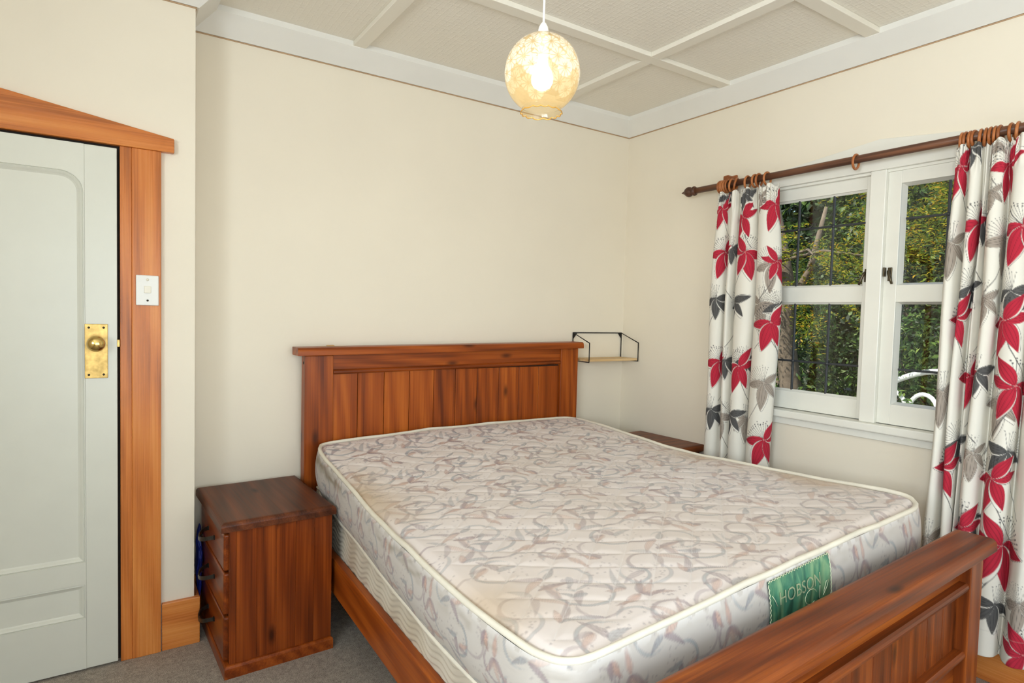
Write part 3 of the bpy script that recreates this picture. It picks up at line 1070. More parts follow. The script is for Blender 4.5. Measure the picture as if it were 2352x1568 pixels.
FF = T(2.43, .832, 0) @ Matrix.Rotation(math.radians(3.1), 4, 'Z')
fb = box('footboard', (-1.58, -.13), (.000, .016), (.22, .64), M_GAP, bed, FF)
box('post', (-.137, -.030), (-.046, .044), (0, .646), W_FOOT['z'], fb, FF, bev=.003)
box('post', (-1.69, -1.583), (-.046, .044), (0, .646), W_FOOT['z'], fb, FF, bev=.003)
fc = [(-.066, .646), (.062, .646), (.062, .672), (.056, .682), (.046, .686), (-.044, .686), (-.054, .684), (-.061, .678), (-.065, .669)]
prism('cap_rail', fc, 'x', -1.735, .030, W_FOOT['x'], fb, FF, bev=.002)
box('top_rail', (-1.583, -.137), (-.014, .018), (.560, .646), W_FOOT['x'], fb, FF, bev=.001)
for (za, zb) in ((.540, .568), (.318, .345)):
    prism('ledge_bead', [(-.012, za), (-.012, zb), (-.034, zb), (-.041, zb - .005), (-.043, zb - .013), (-.040, za + .005), (-.034, za)], 'x', -1.583, -.137, W_FOOT['x'], fb, FF)
fx = [-.137 - .1205 * k for k in range(13)]
fx[-1] = -1.583
for a, b in zip(fx[:-1], fx[1:]):
    box('plank', (b + .0012, a - .0012), (-.012, .002), (.33, .555), W_FOOT['z'], fb, FF, bev=.003, seg=1)
box('bottom_rail', (-1.583, -.137), (-.014, .018), (.21, .322), W_FOOT['x'], fb, FF, bev=.002)

# ------------------------------------------------------------------ mattress and base
def arc_corner(pts):
    return pts


EDGE_L = [(.846, 2.868, .752), (.822, 2.80, .745), (.815, 2.70, .728), (.818, 2.54, .704), (.800, 2.20, .680), (.772, 1.87, .676), (.756, 1.63, .679), (.746, 1.44, .681), (.741, 1.27, .679),
          (.741, 1.13, .681), (.747, 1.02, .684), (.762, .963, .688)]
EDGE_F = [(.762, .963, .688), (.780, .938, .692), (.824, .917, .700), (1.003, .920, .711), (1.313, .926, .729), (1.734, .942, .744), (2.150, .957, .754), (2.30, .964, .757), (2.375, .985, .760)]
EDGE_R = [(2.385, 2.868, .764), (2.402, 2.78, .762), (2.400, 2.41, .743), (2.400, 2.07, .727), (2.410, 1.747, .737), (2.420, 1.514, .744), (2.424, 1.27, .756), (2.420, 1.05, .768), (2.375, .985, .760)]
EDGE_H = [(.846, 2.868, .752), (.90, 2.898, .752), (1.05, 2.903, .757), (1.45, 2.904, .772), (1.95, 2.904, .772), (2.28, 2.902, .769), (2.35, 2.893, .767), (2.385, 2.868, .764)]


def edge(P, n):
    return resample(catmull(P, 14), n)[0]


def floral(X, Y, img, tile, sc, strength):
    """Faded scroll-and-flower ticking, drawn toroidally on one repeat."""
    blue, mauve, peach, dk = L3(142, 152, 158), L3(152, 134, 140), L3(206, 166, 146), L3(128, 116, 122)

    def w(cx, cy):
        return (X - cx + tile / 2) % tile - tile / 2, (Y - cy + tile / 2) % tile - tile / 2
    k = tile / .40
    A = strength
    for (cx, cy, r, a0, a1, col, wd) in ((.10, .12, .062, 20, 300, blue, .0045), (.29, .10, .055, -60, 190, mauve, .004), (.20, .30, .066, 120, 400, blue, .0045), (.04, .33, .05, 30, 260, mauve, .004), (.35, .30, .045, 200, 420, blue, .004)):
        x, y = w(cx * k, cy * k)
        d = np.abs(np.hypot(x, y) - r * k)
        th = (np.degrees(np.arctan2(y, x)) - a0) % 360
        span = (a1 - a0)
        taper = np.clip(np.sin(np.pi * np.clip(th / span, 0, 1)) * 1.6, 0, 1)
        m = np.clip((wd * k * taper - d) / .002 + .3, 0, 1) * (th < span)
        blend(img, m * .75 * A, col)
        m2 = np.clip((wd * k * .45 * taper - np.abs(d - wd * k)) / .0015, 0, 1) * (th < span)
        blend(img, m2 * .5 * A, dk)
    for (cx, cy, a, L, wd, bd, col) in ((.10, .12, 70, .075, .012, .5, mauve), (.10, .11, 40, .06, .011, -.6, blue), (.20, .31, 200, .07, .012, .5, mauve), (.20, .29, 170, .06, .010, -.5, blue),
                                        (.29, .21, 10, .085, .009, .3, peach), (.29, .21, 35, .08, .009, .35, peach), (.29, .21, 60, .075, .009, -.3, mauve), (.29, .21, -15, .08, .009, -.3, peach), (.29, .21, -40, .06, .008, .4, mauve),
                                        (.29, .21, 175, .07, .009, .3, peach), (.29, .21, 200, .08, .009, -.3, peach), (.06, .225, 20, .10, .010, .4, mauve), (.06, .225, -5, .11, .009, -.35, blue), (.06, .225, 45, .05, .01, .3, peach),
                                        (.17, .02, 190, .10, .011, .35, peach), (.17, .02, 165, .09, .009, -.3, mauve), (.17, .02, 10, .06, .010, .4, blue), (.36, .02, 100, .06, .010, .4, peach), (.36, .02, 130, .055, .010, -.3, peach), (.36, .02, 70, .05, .009, .3, mauve),
                                        (.12, .375, 340, .09, .010, .3, peach), (.12, .375, 5, .085, .009, -.3, mauve)):
        x, y = w(cx * k, cy * k)
        petal(img, x, y, 0, 0, math.radians(a), L * k, wd * k * 1.1, bd, col, .60 * A, .0025, dk, dk)
    rs = random.Random(5)
    for (cx, cy) in ((.10, .12), (.23, .135), (.20, .335), (.37, .15), (.02, .27), (.31, .36)):
        for q in range(11):
            x, y = w((cx + rs.uniform(-.045, .045)) * k, (cy + rs.uniform(-.03, .03)) * k)
            dot(img, x, y, 0, 0, .0032 * k, dk, .55 * A, .002)
    return img


def tile_sample(U, V, tile, res, sc, strength, base):
    n = int(tile / res)
    xs = (np.arange(n) + .5) * tile / n
    TX, TY = np.meshgrid(xs, xs)
    img = np.empty((n, n, 3))
    img[:] = base
    floral(TX, TY, img, tile, sc, strength)
    floral((TY + tile * .53) % tile, (tile * 1.27 - TX) % tile, img, tile, sc, strength * .72)
    fu, fv = (U / tile % 1) * n - .5, (V / tile % 1) * n - .5
    i0, j0 = np.floor(fu).astype(int), np.floor(fv).astype(int)
    a, b = (fu - i0)[..., None], (fv - j0)[..., None]
    g = lambda i, j: img[j % n, i % n]
    return g(i0, j0) * (1 - a) * (1 - b) + g(i0 + 1, j0) * a * (1 - b) + g(i0, j0 + 1) * (1 - a) * b + g(i0 + 1, j0 + 1) * a * b


def vnoise(U, V, f, seed):
    """Cheap smooth value noise."""
    r = np.random.default_rng(seed)
    G = r.random((64, 64))
    x, y = U * f, V * f
    i, j = np.floor(x).astype(int), np.floor(y).astype(int)
    a, b = x - i, y - j
    a, b = a * a * (3 - 2 * a), b * b * (3 - 2 * b)
    g = lambda p, q: G[q % 64, p % 64]
    return g(i, j) * (1 - a) * (1 - b) + g(i + 1, j) * a * (1 - b) + g(i, j + 1) * (1 - a) * b + g(i + 1, j + 1) * a * b


NA, NB = 480, 600
H, Ft = edge(EDGE_H, NA), edge(EDGE_F, NA)
Lf, Rt = edge(EDGE_L, NB), edge(EDGE_R, NB)
a = np.linspace(0, 1, NA)[None, :, None]
b = np.linspace(0, 1, NB)[:, None, None]
TOP = (1 - b) * H[None] + b * Ft[None] + (1 - a) * Lf[:, None] + a * Rt[:, None] - ((1 - a) * (1 - b) * H[0] + a * (1 - b) * H[-1] + (1 - a) * b * Ft[0] + a * b * Ft[-1])
aa, bb = a[..., 0] + 0 * b[..., 0], b[..., 0] + 0 * a[..., 0]
ed = np.minimum(np.minimum(aa, 1 - aa) * 1.6, np.minimum(bb, 1 - bb) * 1.95)
qx, qy = TOP[..., 0] * 1.0, TOP[..., 1] * 1.0
QS = .118
q1 = np.abs(((qx * .82 + qy) / QS) % 1 - .5) * 2
q2 = np.abs(((qx * .82 - qy) / QS) % 1 - .5) * 2
seam = np.minimum(1 - q1, 1 - q2)
puff = np.clip(seam / .55, 0, 1)
puff = 1 - (1 - puff) ** 2
TOP[..., 2] += smooth(0, .05, ed) * .012 - .004 + smooth(0.02, .12, ed) * (puff * .0042 - .003) + (vnoise(qx, qy, 5.0, 3) - .5) * .010 * smooth(0, .15, ed) + (vnoise(qx, qy, 16.0, 4) - .5) * .003 * smooth(0, .1, ed)
base_col = L3(221, 211, 206)
tc = tile_sample(qx * .985 + .05 * qy, qy * 1.0, .41, .0015, 1.0, .88, base_col)
fade = (.85 + .25 * smooth(1.25, 2.9, qy) + .10 * (vnoise(qx, qy, 2.3, 8) - .5))[..., None]
tc = base_col + (tc - base_col) * fade
blend(tc, np.clip(1 - seam / .035, 0, 1) * .65 * smooth(.02, .1, ed), L3(228, 224, 222))
st = vnoise(qx + 3, qy, 3.1, 12) * .7 + vnoise(qx, qy, 9.0, 13) * .3
stain = smooth(.45, .8, st) * (.14 + .65 * smooth(.20, .0, np.minimum(aa, 1 - aa) * 1.6))
blend(tc, stain, L3(190, 164, 128))
blend(tc, smooth(.30, 0, (1 - aa) * 1.6) * smooth(1.0, 1.3, qy) * smooth(2.6, 1.9, qy) * .30, L3(188, 160, 124))
mat_e = empty('mattress', T(1.58, 1.9, .5), 'faded floral ticking mattress with cream piping lying on the pine bed', 'mattress')
grid_mesh('quilted_top', TOP, M_TICK, tc, mat_e, M=T(1.58, 1.9, .7), flip=True)

# perimeter: head -> right -> foot (reversed) -> left (reversed)
PER = np.vstack([H[:-1], Rt[:-1], Ft[::-1][:-1], Lf[::-1][:-1]])


def closed_resample(P, n):
    Q = np.vstack([P, P[:1]])
    d = np.r_[0, np.cumsum(np.linalg.norm(np.diff(Q, axis=0), axis=1))]
    t = np.linspace(0, d[-1], n, endpoint=False)
    return np.stack([np.interp(t, d, Q[:, k]) for k in range(3)], 1), d[-1], t


def outward(P):
    t = np.roll(P, -3, 0) - np.roll(P, 3, 0)
    nrm = np.stack([-t[:, 1], t[:, 0]], 1)
    nrm /= np.linalg.norm(nrm, axis=1)[:, None] + 1e-9
    c = P[:, :2].mean(0)
    if ((P[:, :2] - c) * nrm).sum() < 0:
        nrm = -nrm
    return nrm


NP_, NV = 1900, 52
P, PL, pt = closed_resample(PER, NP_)
nr = outward(P)
v = np.linspace(0, 1, NV)[:, None]
TH = .182
out = .010 + .020 * np.sin(np.pi * v) ** .8 + .004 * (vnoise(pt[None] + 0 * v, v * .2 + 0 * pt[None], 7, 21) - .5) * np.sin(np.pi * v)
xs = P[None, :, 0] + nr[None, :, 0] * (out - .012 * v)
ys = P[None, :, 1] + nr[None, :, 1] * (out - .012 * v)
# the foot end stays behind the footboard
ys = np.maximum(ys, .832 + .0542 * (xs - 2.43) + .066)
ys = np.minimum(ys, 2.925)
botz = .510 - .010 * np.sin(np.pi * np.clip((P[:, 1] - .9) / 2.0, 0, 1)) + .10 * smooth(2.45, 2.95, P[:, 1]) * (P[:, 0] < 1.0) * .55
thick = np.clip(P[:, 2] - botz, .15, .26)
zs = P[None, :, 2] - .004 - v * thick[None]
SIDE = np.stack([xs, ys, zs], -1)
su = np.broadcast_to(pt[None], zs.shape)
sv = np.broadcast_to(v * .19, zs.shape)
sc_ = tile_sample(su, sv * 1.15, PL / round(PL / .34), .0016, 1.0, 1.0, L3(192, 186, 179))
dirt = smooth(.25, .85, vnoise(su, sv * 3, 26, 31) * .45 + vnoise(su, sv, 2.2, 33) * .55) * np.exp(-((np.broadcast_to(v, zs.shape) - .16) / .13) ** 2)
leftish = smooth(.95, .80, xs)
blend(sc_, dirt * (.2 + .75 * leftish), L3(124, 110, 84))
blend(sc_, smooth(.55, 1, np.broadcast_to(v, zs.shape)) * .25 * leftish, L3(150, 138, 116))
blend(sc_, smooth(2.33, 2.44, xs) * smooth(1.3, 1.0, ys) * .5, L3(214, 176, 128))
blend(sc_, np.clip(1 - np.broadcast_to(v, zs.shape) / .10, 0, 1) * .5 * (vnoise(su, sv, 46, 41) > .45), L3(226, 224, 222))
grid_mesh('side_border', SIDE, M_TICK, sc_, mat_e, wrap=True, M=T(1.58, 1.9, .6))
PT, _, _ = closed_resample(PER, 420)
n2 = outward(PT)
j = np.interp(np.linspace(0, 1, 420), np.linspace(0, 1, 60), RNG.uniform(-.003, .003, 60))
tp = np.stack([PT[:, 0] + n2[:, 0] * .004, np.minimum(PT[:, 1] + n2[:, 1] * .004, 2.918), PT[:, 2] + .001 + j], 1)
tube('piping', tp.tolist(), .0085, M_PIPE, mat_e, closed=True, n=10)
bi = np.linspace(0, NP_, 420, endpoint=False).astype(int)
bp = SIDE[-1, bi].copy()
bp[:, 2] += j * .8
tube('piping', bp.tolist(), .0075, M_PIPE, mat_e, closed=True, n=8)
grid_mesh('underside', np.stack([SIDE[-1, bi], np.tile([1.58, 1.9, .50], (420, 1))]), M_PIPE, None, mat_e, wrap=True, M=T(1.58, 1.9, .5))

# brand label on the foot end
NLU, NLV = 46, 34
lu = np.linspace(0, 1, NLU)[None, :]
lv = np.linspace(0, 1, NLV)[:, None]
lx = 1.408 + .302 * lu + 0 * lv
lz = .722 + .014 * lu - lv * .165
ip = np.argsort(SIDE[0, :, 0])
foot = (P[:, 1] < 1.0)


def foot_y(x, z):
    k = np.where(foot)[0]
    i = k[np.argsort(P[k, 0])]
    col = np.interp(x, P[i, 0], np.arange(len(i)))
    i0 = i[np.clip(col.astype(int), 0, len(i) - 1)]
    tz = np.clip((SIDE[0, i0, 2] - z) / thick[i0], 0, 1)
    return SIDE[np.clip((tz * (NV - 1)).astype(int), 0, NV - 1), i0, 1]


ly = foot_y(lx, lz) - .004 - .0015 * np.sin(38 * lu + 7 * lv) * np.sin(np.pi * lv)
lab = grid_mesh('brand_label', np.stack([lx, ly, lz], -1), m_satin(), None, mat_e, M=T(1.56, .92, .65))
lab['label'] = 'green satin brand label sewn on the foot end'
M_THREAD = plain('pale_label_thread', lin(206, 214, 180), 0.5)
fcu = bpy.data.curves.new('lettering', 'FONT')
fcu.body = 'HOBSON'
fcu.size = .050
fcu.space_character = 1.02
fcu.extrude = .0004
tmp = bpy.data.objects.new('lettering_tmp', fcu)
COL.objects.link(tmp)
dg = bpy.context.evaluated_depsgraph_get()
lme = bpy.data.meshes.new_from_object(tmp.evaluated_get(dg))
bpy.data.objects.remove(tmp)
co = np.empty(len(lme.vertices) * 3)
lme.vertices.foreach_get('co', co)
co = co.reshape(-1, 3)
wdt = co[:, 0].max()
wx = 1.448 + co[:, 0] * (.205 / wdt)
wz = .655 + (wx - 1.408) * .046 + co[:, 1] * .92
wy = foot_y(wx, wz) - .0068
lme.vertices.foreach_set('co', (np.stack([wx, wy, wz], 1) - np.array([1.56, .92, .65])).ravel())
lme.materials.clear()
lme.materials.append(M_THREAD)
place('lettering', lme, T(1.56, .92, .65), lab)


def label_tube(name, pts, r):
    q = [(x, float(foot_y(np.array([x]), np.array([z]))[0]) - .0068, z) for (x, z) in pts]
    tube(name, q, r, M_THREAD, lab, n=6)


label_tube('printed_stroke', [(1.418, .688), (1.428, .676), (1.440, .656)], .0009)
label_tube('printed_swirl', [(1.60 + .03 * math.cos(t), .643 + .020 * math.sin(t)) for t in np.linspace(.3, 5.4, 18)], .0008)
label_tube('printed_swirl', [(1.648, .663), (1.646, .628)], .0008)
label_tube('printed_swirl', [(1.665, .632), (1.685, .650), (1.695, .668), (1.682, .666), (1.668, .640)], .0009)
st_pts = []
for (e0, e1) in (((0, 0), (1, 0)), ((1, 0), (1, .96)), ((1, .96), (0, .96)), ((0, .96), (0, 0))):
    n = 44 if e0[1] == e1[1] else 26
    for k in range(n):
        u_, v_ = e0[0] + (e1[0] - e0[0]) * k / n, e0[1] + (e1[1] - e0[1]) * k / n
        z_ = .002 if k % 2 else -.002
        st_pts.append((1.408 + .302 * u_ + (z_ if e0[0] == e1[0] else 0), .722 + .014 * u_ - v_ * .165 + (z_ if e0[1] == e1[1] else 0)))
label_tube('stitching', st_pts, .0011)

# bed base with wavy quilting
BASE = np.array([(.835, 2.90), (1.6, 2.905), (2.365, 2.90), (2.38, 2.6), (2.385, 1.6), (2.388, .97), (2.33, .935), (1.6, .905), (.88, .868), (.815, .89), (.803, 1.0), (.803, 1.54), (.822, 2.25), (.838, 2.68)])
bs = catmull(np.vstack([BASE, BASE[:1]]), 16)[:-1]
bs3 = np.c_[bs, np.zeros(len(bs))]
NBs = 1500
Bp, BL, bt = closed_resample(bs3, NBs)
bn = outward(Bp)
nv = 60
bv = np.linspace(0, 1, nv)[:, None]
bz = .548 - bv * .268 + 0 * bt[None]
wv = np.sin((bz * 150 + 1.5 * np.sin(bt[None] * 40 + 9 * bz) + 1.6 * np.sin(bt[None] * 15 + 2)) * 1.0)
dis = .0055 * (1 - np.abs(wv) ** 1.5) * np.sin(np.pi * np.clip(bv * 1.05, 0, 1)) ** .4
bx_ = Bp[None, :, 0] + bn[None, :, 0] * (dis + .006 * np.sin(np.pi * bv))
by_ = Bp[None, :, 1] + bn[None, :, 1] * (dis + .006 * np.sin(np.pi * bv))
bc = np.empty(bz.shape + (3,))
bc[:] = L3(203, 194, 178)
blend(bc, smooth(.5, .85, vnoise(np.broadcast_to(bt[None], bz.shape), bz, 6, 51)) * .3, L3(178, 160, 130))
blend(bc, smooth(.35, 0, np.broadcast_to(bv, bz.shape)) * .25, L3(196, 182, 152))
base = empty('divan', T(1.6, 1.9, .28), 'cream wavy quilted divan sandwiched between the floral mattress and the side rails', 'divan')
grid_mesh('quilted_side', np.stack([bx_, by_, bz], -1), M_BASE, bc, base, wrap=True, M=T(1.6, 1.9, .4))
tb = np.c_[Bp[:, 0], Bp[:, 1], np.full(NBs, .546)][::4]
tube('piping', tb.tolist(), .006, M_PIPE, base, closed=True, n=8)
grid_mesh('top_cover', np.stack([np.c_[Bp[:, :2], np.full(NBs, .547)][::4], np.tile([1.6, 1.9, .49], (len(tb), 1))]), M_PIPE, None, base, wrap=True, M=T(1.6, 1.9, .5))

# ------------------------------------------------------------------ bedside tables
def bedside(M, w, d, h, label, mirror=1):
    """Front faces local -Y; width along X."""
    r = empty('bedside_table', M, label, 'bedside table', 'stained pine bedside tables')
    hw, hd = w / 2, d / 2
    tt, pl = .036, .048
    body = box('carcass', (-hw + .016, hw - .016), (-hd + .02, hd - .004), (pl, h - tt), M_GAP, r, M)
    nb = 5
    for sgn in (-1, 1):
        cuts = [-hd + .006, -hd + .030] + [-hd + .030 + (2 * hd - .036) * k / nb for k in range(1, nb + 1)]
        x0, x1 = (sgn * (hw - .018), sgn * hw)
        for c0, c1 in zip(cuts[:-1], cuts[1:]):
            box('side_board', (min(x0, x1), max(x0, x1)), (c0 + .0002, c1 - .0002), (pl, h - tt), W_STAND['z'], r, M, bev=.0006, seg=1)
    ro = lambda c, dd: c.z > dd[2] * .3 or abs(c.z) < dd[2] * .3
    top = box('top', (-hw - .014, hw + .014), (-hd - .026, hd + .006), (h - tt, h), W_TOP['x'], r, M, bev=.016, seg=4, edges=lambda c, dd: c.z > dd[2] * .3)
    box('plinth', (-hw - .012, hw + .012), (-hd - .012, hd), (0, pl), W_STAND['x'], r, M, bev=.010, seg=3, edges=lambda c, dd: c.z > dd[2] * .3)
    z = pl + .006
    hs = [.170, .160, .140]
    k = (h - tt - pl - .016) / (sum(hs) + .012)
    for i, dh in enumerate(hs):
        dh *= k
        dr = box('drawer', (-hw + .022, hw - .022), (-hd - .010, -hd + .014), (z, z + dh - .006), W_STAND['x'], r, M, bev=.007, seg=3)
        zc = z + dh * .52
        pts = []
        for q in range(17):
            t = -1 + q / 8
            pts.append((.064 * t, -hd - .010 - .044 * math.sqrt(max(0, 1 - t * t)) - .002, zc - .014 * (1 - t * t)))
        # flat strap bow handle
        bm = bmesh.new()
        rows = []
        for p in pts:
            rows.append([bm.verts.new((p[0], p[1] + oy, p[2] + oz)) for (oy, oz) in ((-.0022, -.008), (.0022, -.008), (.0022, .008), (-.0022, .008))])
        for A, B in zip(rows[:-1], rows[1:]):
            for e in range(4):
                bm.faces.new((A[e], A[(e + 1) % 4], B[(e + 1) % 4], B[e]))
        bm.faces.new(rows[0])
        bm.faces.new(rows[-1][::-1])
        bmesh.ops.recalc_face_normals(bm, faces=bm.faces)
        hdl = finish(bm, 'handle', M_PEWTER, M, dr)
        for sx in (-.064, .064):
            box('handle_foot', (sx - .007, sx + .007), (-hd - .014, -hd - .008), (zc - .008, zc + .008), M_BLACK, dr, M, bev=.001)
        z += dh + .004 * k
    return r


bedside(T(.566, 2.712, 0) @ Matrix.Rotation(math.radians(-90 + 2.2), 4, 'Z'), .530, .400, .594,
        'stained pine three drawer bedside table with drawers turned to the door', 1)
bedside(T(2.668, 2.548, 0) @ Matrix.Rotation(math.radians(3), 4, 'Z'), .39, .46, .668,
        'dark bedside table in the corner behind the bed below the wall shelf', 1)

# ------------------------------------------------------------------ wall shelf
sh = empty('wall_shelf', T(2.67, YB, 1.12), 'small black wire wall shelf with pale wooden board in the corner', 'shelf')
box('shelf_board', (2.466, 2.872), (2.856, YB - .006), (1.112, 1.126), W_SHELF['x'], sh, bev=.001)
for x in (2.462, 2.876):
    br = tube('bracket_frame', [(x, YB - .006, 1.108), (x, YB - .006, 1.284), (x, 2.852, 1.226), (x, 2.852, 1.108)], .0038, M_BLACK, sh, n=8, closed=True)
    s = 1 if x < 2.6 else -1
    prism('gusset', [(x, 1.285), (x + s * .034, 1.285), (x, 1.245)], 'y', YB - .009, YB - .005, M_BLACK, br)
tube('back_bar', [(2.462, YB - .006, 1.284), (2.876, YB - .006, 1.284)], .0038, M_BLACK, sh, n=8)

# ------------------------------------------------------------------ pendant lamp
LX, LY, LZ = 1.030, 1.432, 2.070
lamp = empty('pendant_lamp', T(LX, LY, ZC - .022), 'amber glass globe pendant lamp with etched flowers and lit bulb', 'lamp')
tube('cord', [(LX, LY, LZ + .125), (LX + .001, LY, 2.4), (LX, LY, ZC - .02)], .0032, M_CORD, lamp, n=10)
lathe('ceiling_rose', [(.045, 0), (.044, -.010), (.030, -.022), (.008, -.028), (0, -.028)], M_CORD, T(LX, LY, ZC - .022), lamp, 32)
lathe('lampholder', [(.0035, .142), (.008, .138), (.013, .128), (.0155, .116), (.016, .104), (.022, .100), (.022, .096), (.014, .094), (.014, .05), (.0, .048)], M_CORD, T(LX, LY, LZ), lamp, 28)
gp = []
RG = .107
for k in range(0, 141):
    th = math.radians(9 + k * (149.5 - 9) / 140)
    gp.append((RG * math.sin(th), RG * math.cos(th) * 1.02))
gp += [(.0548, -.0955), (.0552, -.0985), (.0560, -.1020), (.0570, -.1055)]
NG = 360
gpa = np.array(gp)
az = np.linspace(0, 2 * np.pi, NG, endpoint=False)
rr, zz_ = gpa[:, 0][:, None] + 0 * az[None], gpa[:, 1][:, None] + 0 * az[None]
rim = np.clip((-.094 - zz_) / .012, 0, 1)
lob = np.abs(np.sin(7 * az[None] + .6 * np.sin(3 * az[None])))
zz_ = zz_ - rim * .0045 * lob
rr = rr + rim * .0022 * lob
GP = np.stack([LX + rr * np.cos(az)[None], LY + rr * np.sin(az)[None], LZ + zz_], -1)
lat = np.arccos(np.clip(gpa[:, 1] / (RG * 1.02), -1, 1))[:, None] + 0 * az[None]
etch = np.zeros(rr.shape)
dirs = []
for (la, n, o) in ((38, 8, 0.0), (62, 12, .25), (84, 14, .0), (98, 14, .5)):
    for k in range(n):
        dirs.append((math.radians(la), 2 * math.pi * (k + o) / n, (la * 7 + k * 13) % 10))
for (la, lo, sd) in dirs:
    if la > 1.6 and sd % 2:
        continue
    dla = lat - la
    dlo = (az[None] - lo + np.pi) % (2 * np.pi) - np.pi
    x, y = dlo * np.sin(la), dla
    r = np.hypot(x, y)
    th = np.arctan2(y, x)
    R0 = .235 * (1 + .05 * np.cos(11 * th))
    disc = np.clip((R0 - r) / .02, 0, 1)
    spoke = np.clip((np.abs(((th * 11 / (2 * np.pi) + sd * .13) % 1) - .5) * 2 * r - .018) / .03, 0, 1)
    etch = np.maximum(etch, disc * np.clip(spoke, 0, 1) * np.clip((r - .02) / .02, 0, 1))
etch *= np.clip((np.radians(112) - lat) / .05, 0, 1)
gl = grid_mesh('globe_shade', GP, m_globe(), np.repeat(etch[..., None], 3, 2), lamp, wrap=True, M=T(LX, LY, LZ))
rimp = GP[-1, ::2]
tube('shade_rim', rimp.tolist(), .0016, plain('amber_rim_glass', lin(214, 160, 70), .15), lamp, closed=True, n=6)
lathe('bulb', [(.013, .050), (.0135, .036), (.017, .022), (.026, .006), (.0305, -.010), (.030, -.024), (.024, -.036), (.013, -.043), (0, -.045)], m_emit('lit_bulb', (1.0, .975, .92, 1), 10.0), T(LX, LY, LZ), lamp, 32)

# ------------------------------------------------------------------ small things
bm = bmesh.new()
bmesh.ops.create_icosphere(bm, subdivisions=4, radius=1.0)
rb = random.Random(3)
for vtx in bm.verts:
    c = vtx.co.copy()
    k = 1 + .22 * math.sin(9 * c.z + 5 * c.y) * math.cos(7 * c.x + 4 * c.z) + .12 * math.sin(17 * c.y + 11 * c.z)
    w_ = .78 + .22 * math.sin(5 * c.z + 1.2)
    vtx.co = Vector((c.x * .011 * k + .002 * math.sin(8 * c.z), c.y * .055 * k * w_, c.z * .172))
tag(finish(bm, 'plastic_bag', M_BAG, T(.336, 2.935, .275), None, True), 'crumpled blue plastic bag wedged behind the left bedside table', 'bag')

bm = bmesh.new()
for i, (x0, x1, y0, y1, dz) in enumerate(((-.035, .095, -.006, .008, 0), (.0, .036, -.014, .013, .0008))):
    r = bmesh.ops.create_cube(bm, size=1)['verts']
    for vtx in r:
        cx = (x0 + x1) / 2 + vtx.co.x * (x1 - x0)
        vtx.co = Vector((cx, (y0 + y1) / 2 + vtx.co.y * (y1 - y0), .0006 + dz + vtx.co.z * .001 + (.004 if i and vtx.co.y > 0 else 0)))
tag(finish(bm, 'tape_strip', M_TAPE, T(.89, 2.955, 1.2125) @ Matrix.Rotation(-tilt, 4, 'Y'), None), 'torn strip of brown tape stuck on top of the headboard', 'tape')

# ------------------------------------------------------------------ garden outside the window
tag(box('ground', (XR + .12, 24), (-9, 22), (-.45, -.20), M_SOIL), kind='structure')
G_DARK = m_leaf('dark_evergreen_leaf', [(0, lin(18, 34, 16)), (.5, lin(40, 66, 30)), (.85, lin(74, 104, 46)), (1, lin(120, 140, 70))])
G_MID = m_leaf('mid_green_leaf', [(0, lin(30, 52, 22)), (.5, lin(62, 94, 40)), (.85, lin(104, 134, 58)), (1, lin(150, 166, 84))])
G_YEL = m_leaf('yellow_green_frond', [(0, lin(70, 100, 36)), (.45, lin(128, 150, 48)), (.8, lin(190, 178, 50)), (1, lin(206, 150, 40))], .5)


def leaves_mesh(name, P, N, size, asp, mat, M, parent):
    """Each leaf a kinked four-corner blade."""
    n = len(P)
    r = np.random.default_rng(n)
    t = r.normal(size=(n, 3))
    t -= (t * N).sum(1)[:, None] * N
    t /= np.linalg.norm(t, axis=1)[:, None] + 1e-9
    s = np.cross(N, t)
    L = size * r.uniform(.6, 1.3, n)[:, None]
    wv_ = L * asp
    V = np.stack([P - t * L, P + s * wv_ + N * L * .18, P + t * L, P - s * wv_ + N * L * .18], 1).reshape(-1, 3)
    me = bpy.data.meshes.new(name)
    idx = np.arange(n * 4).reshape(n, 4)
    me.vertices.add(n * 4)
    me.vertices.foreach_set('co', V.astype(np.float32).ravel())
    me.loops.add(n * 4)
    me.polygons.add(n)
    me.polygons.foreach_set('loop_start', np.arange(0, n * 4, 4, dtype=np.int32))
    me.loops.foreach_set('vertex_index', idx.astype(np.int32).ravel())
    me.update(calc_edges=True)
    me.materials.append(mat)
    return place(name, me, M, parent)


def tree(name, loc, rad, zc, n, size, mat, label, cat, trunk=.06, seed=1, asp=.42, clumps=26):
    r = np.random.default_rng(seed)
    x, y = loc
    e = empty(name, T(x, y, -.20), label, cat, 'garden plants beyond the window')
    C = r.normal(size=(clumps, 3))
    C /= np.linalg.norm(C, axis=1)[:, None]
    C *= r.uniform(.35, .95, clumps)[:, None] * np.array(rad)
    k = r.integers(0, clumps, n)
    d = r.normal(size=(n, 3))
    d /= np.linalg.norm(d, axis=1)[:, None]
    cr_ = min(rad) * .42
    P = C[k] + d * cr_ * r.uniform(.75, 1.05, n)[:, None]
    P[:, 2] = np.maximum(P[:, 2], -zc - .50)
    N = d + r.normal(size=(n, 3)) * .5 + np.array([0, 0, .5])
    N /= np.linalg.norm(N, axis=1)[:, None]
    leaves_mesh('foliage', P, N, size, asp, mat, T(x, y, zc), e)
    tube('trunk', [(x, y, -.20), (x + .05, y - .03, zc * .4), (x - .04, y + .05, zc + rad[2] * .3)], [trunk, trunk * .8, trunk * .35], M_BARK, e, n=10)
    for q in range(5):
        c = C[q]
        tube('branch', [(x + .02, y, zc * .5 + .1 * q), (x + c[0] * .5, y + c[1] * .5, zc + c[2] * .3), (x + c[0], y + c[1], zc + c[2])], [trunk * .4, trunk * .3, trunk * .12], M_BARK, e, n=6)
    return e


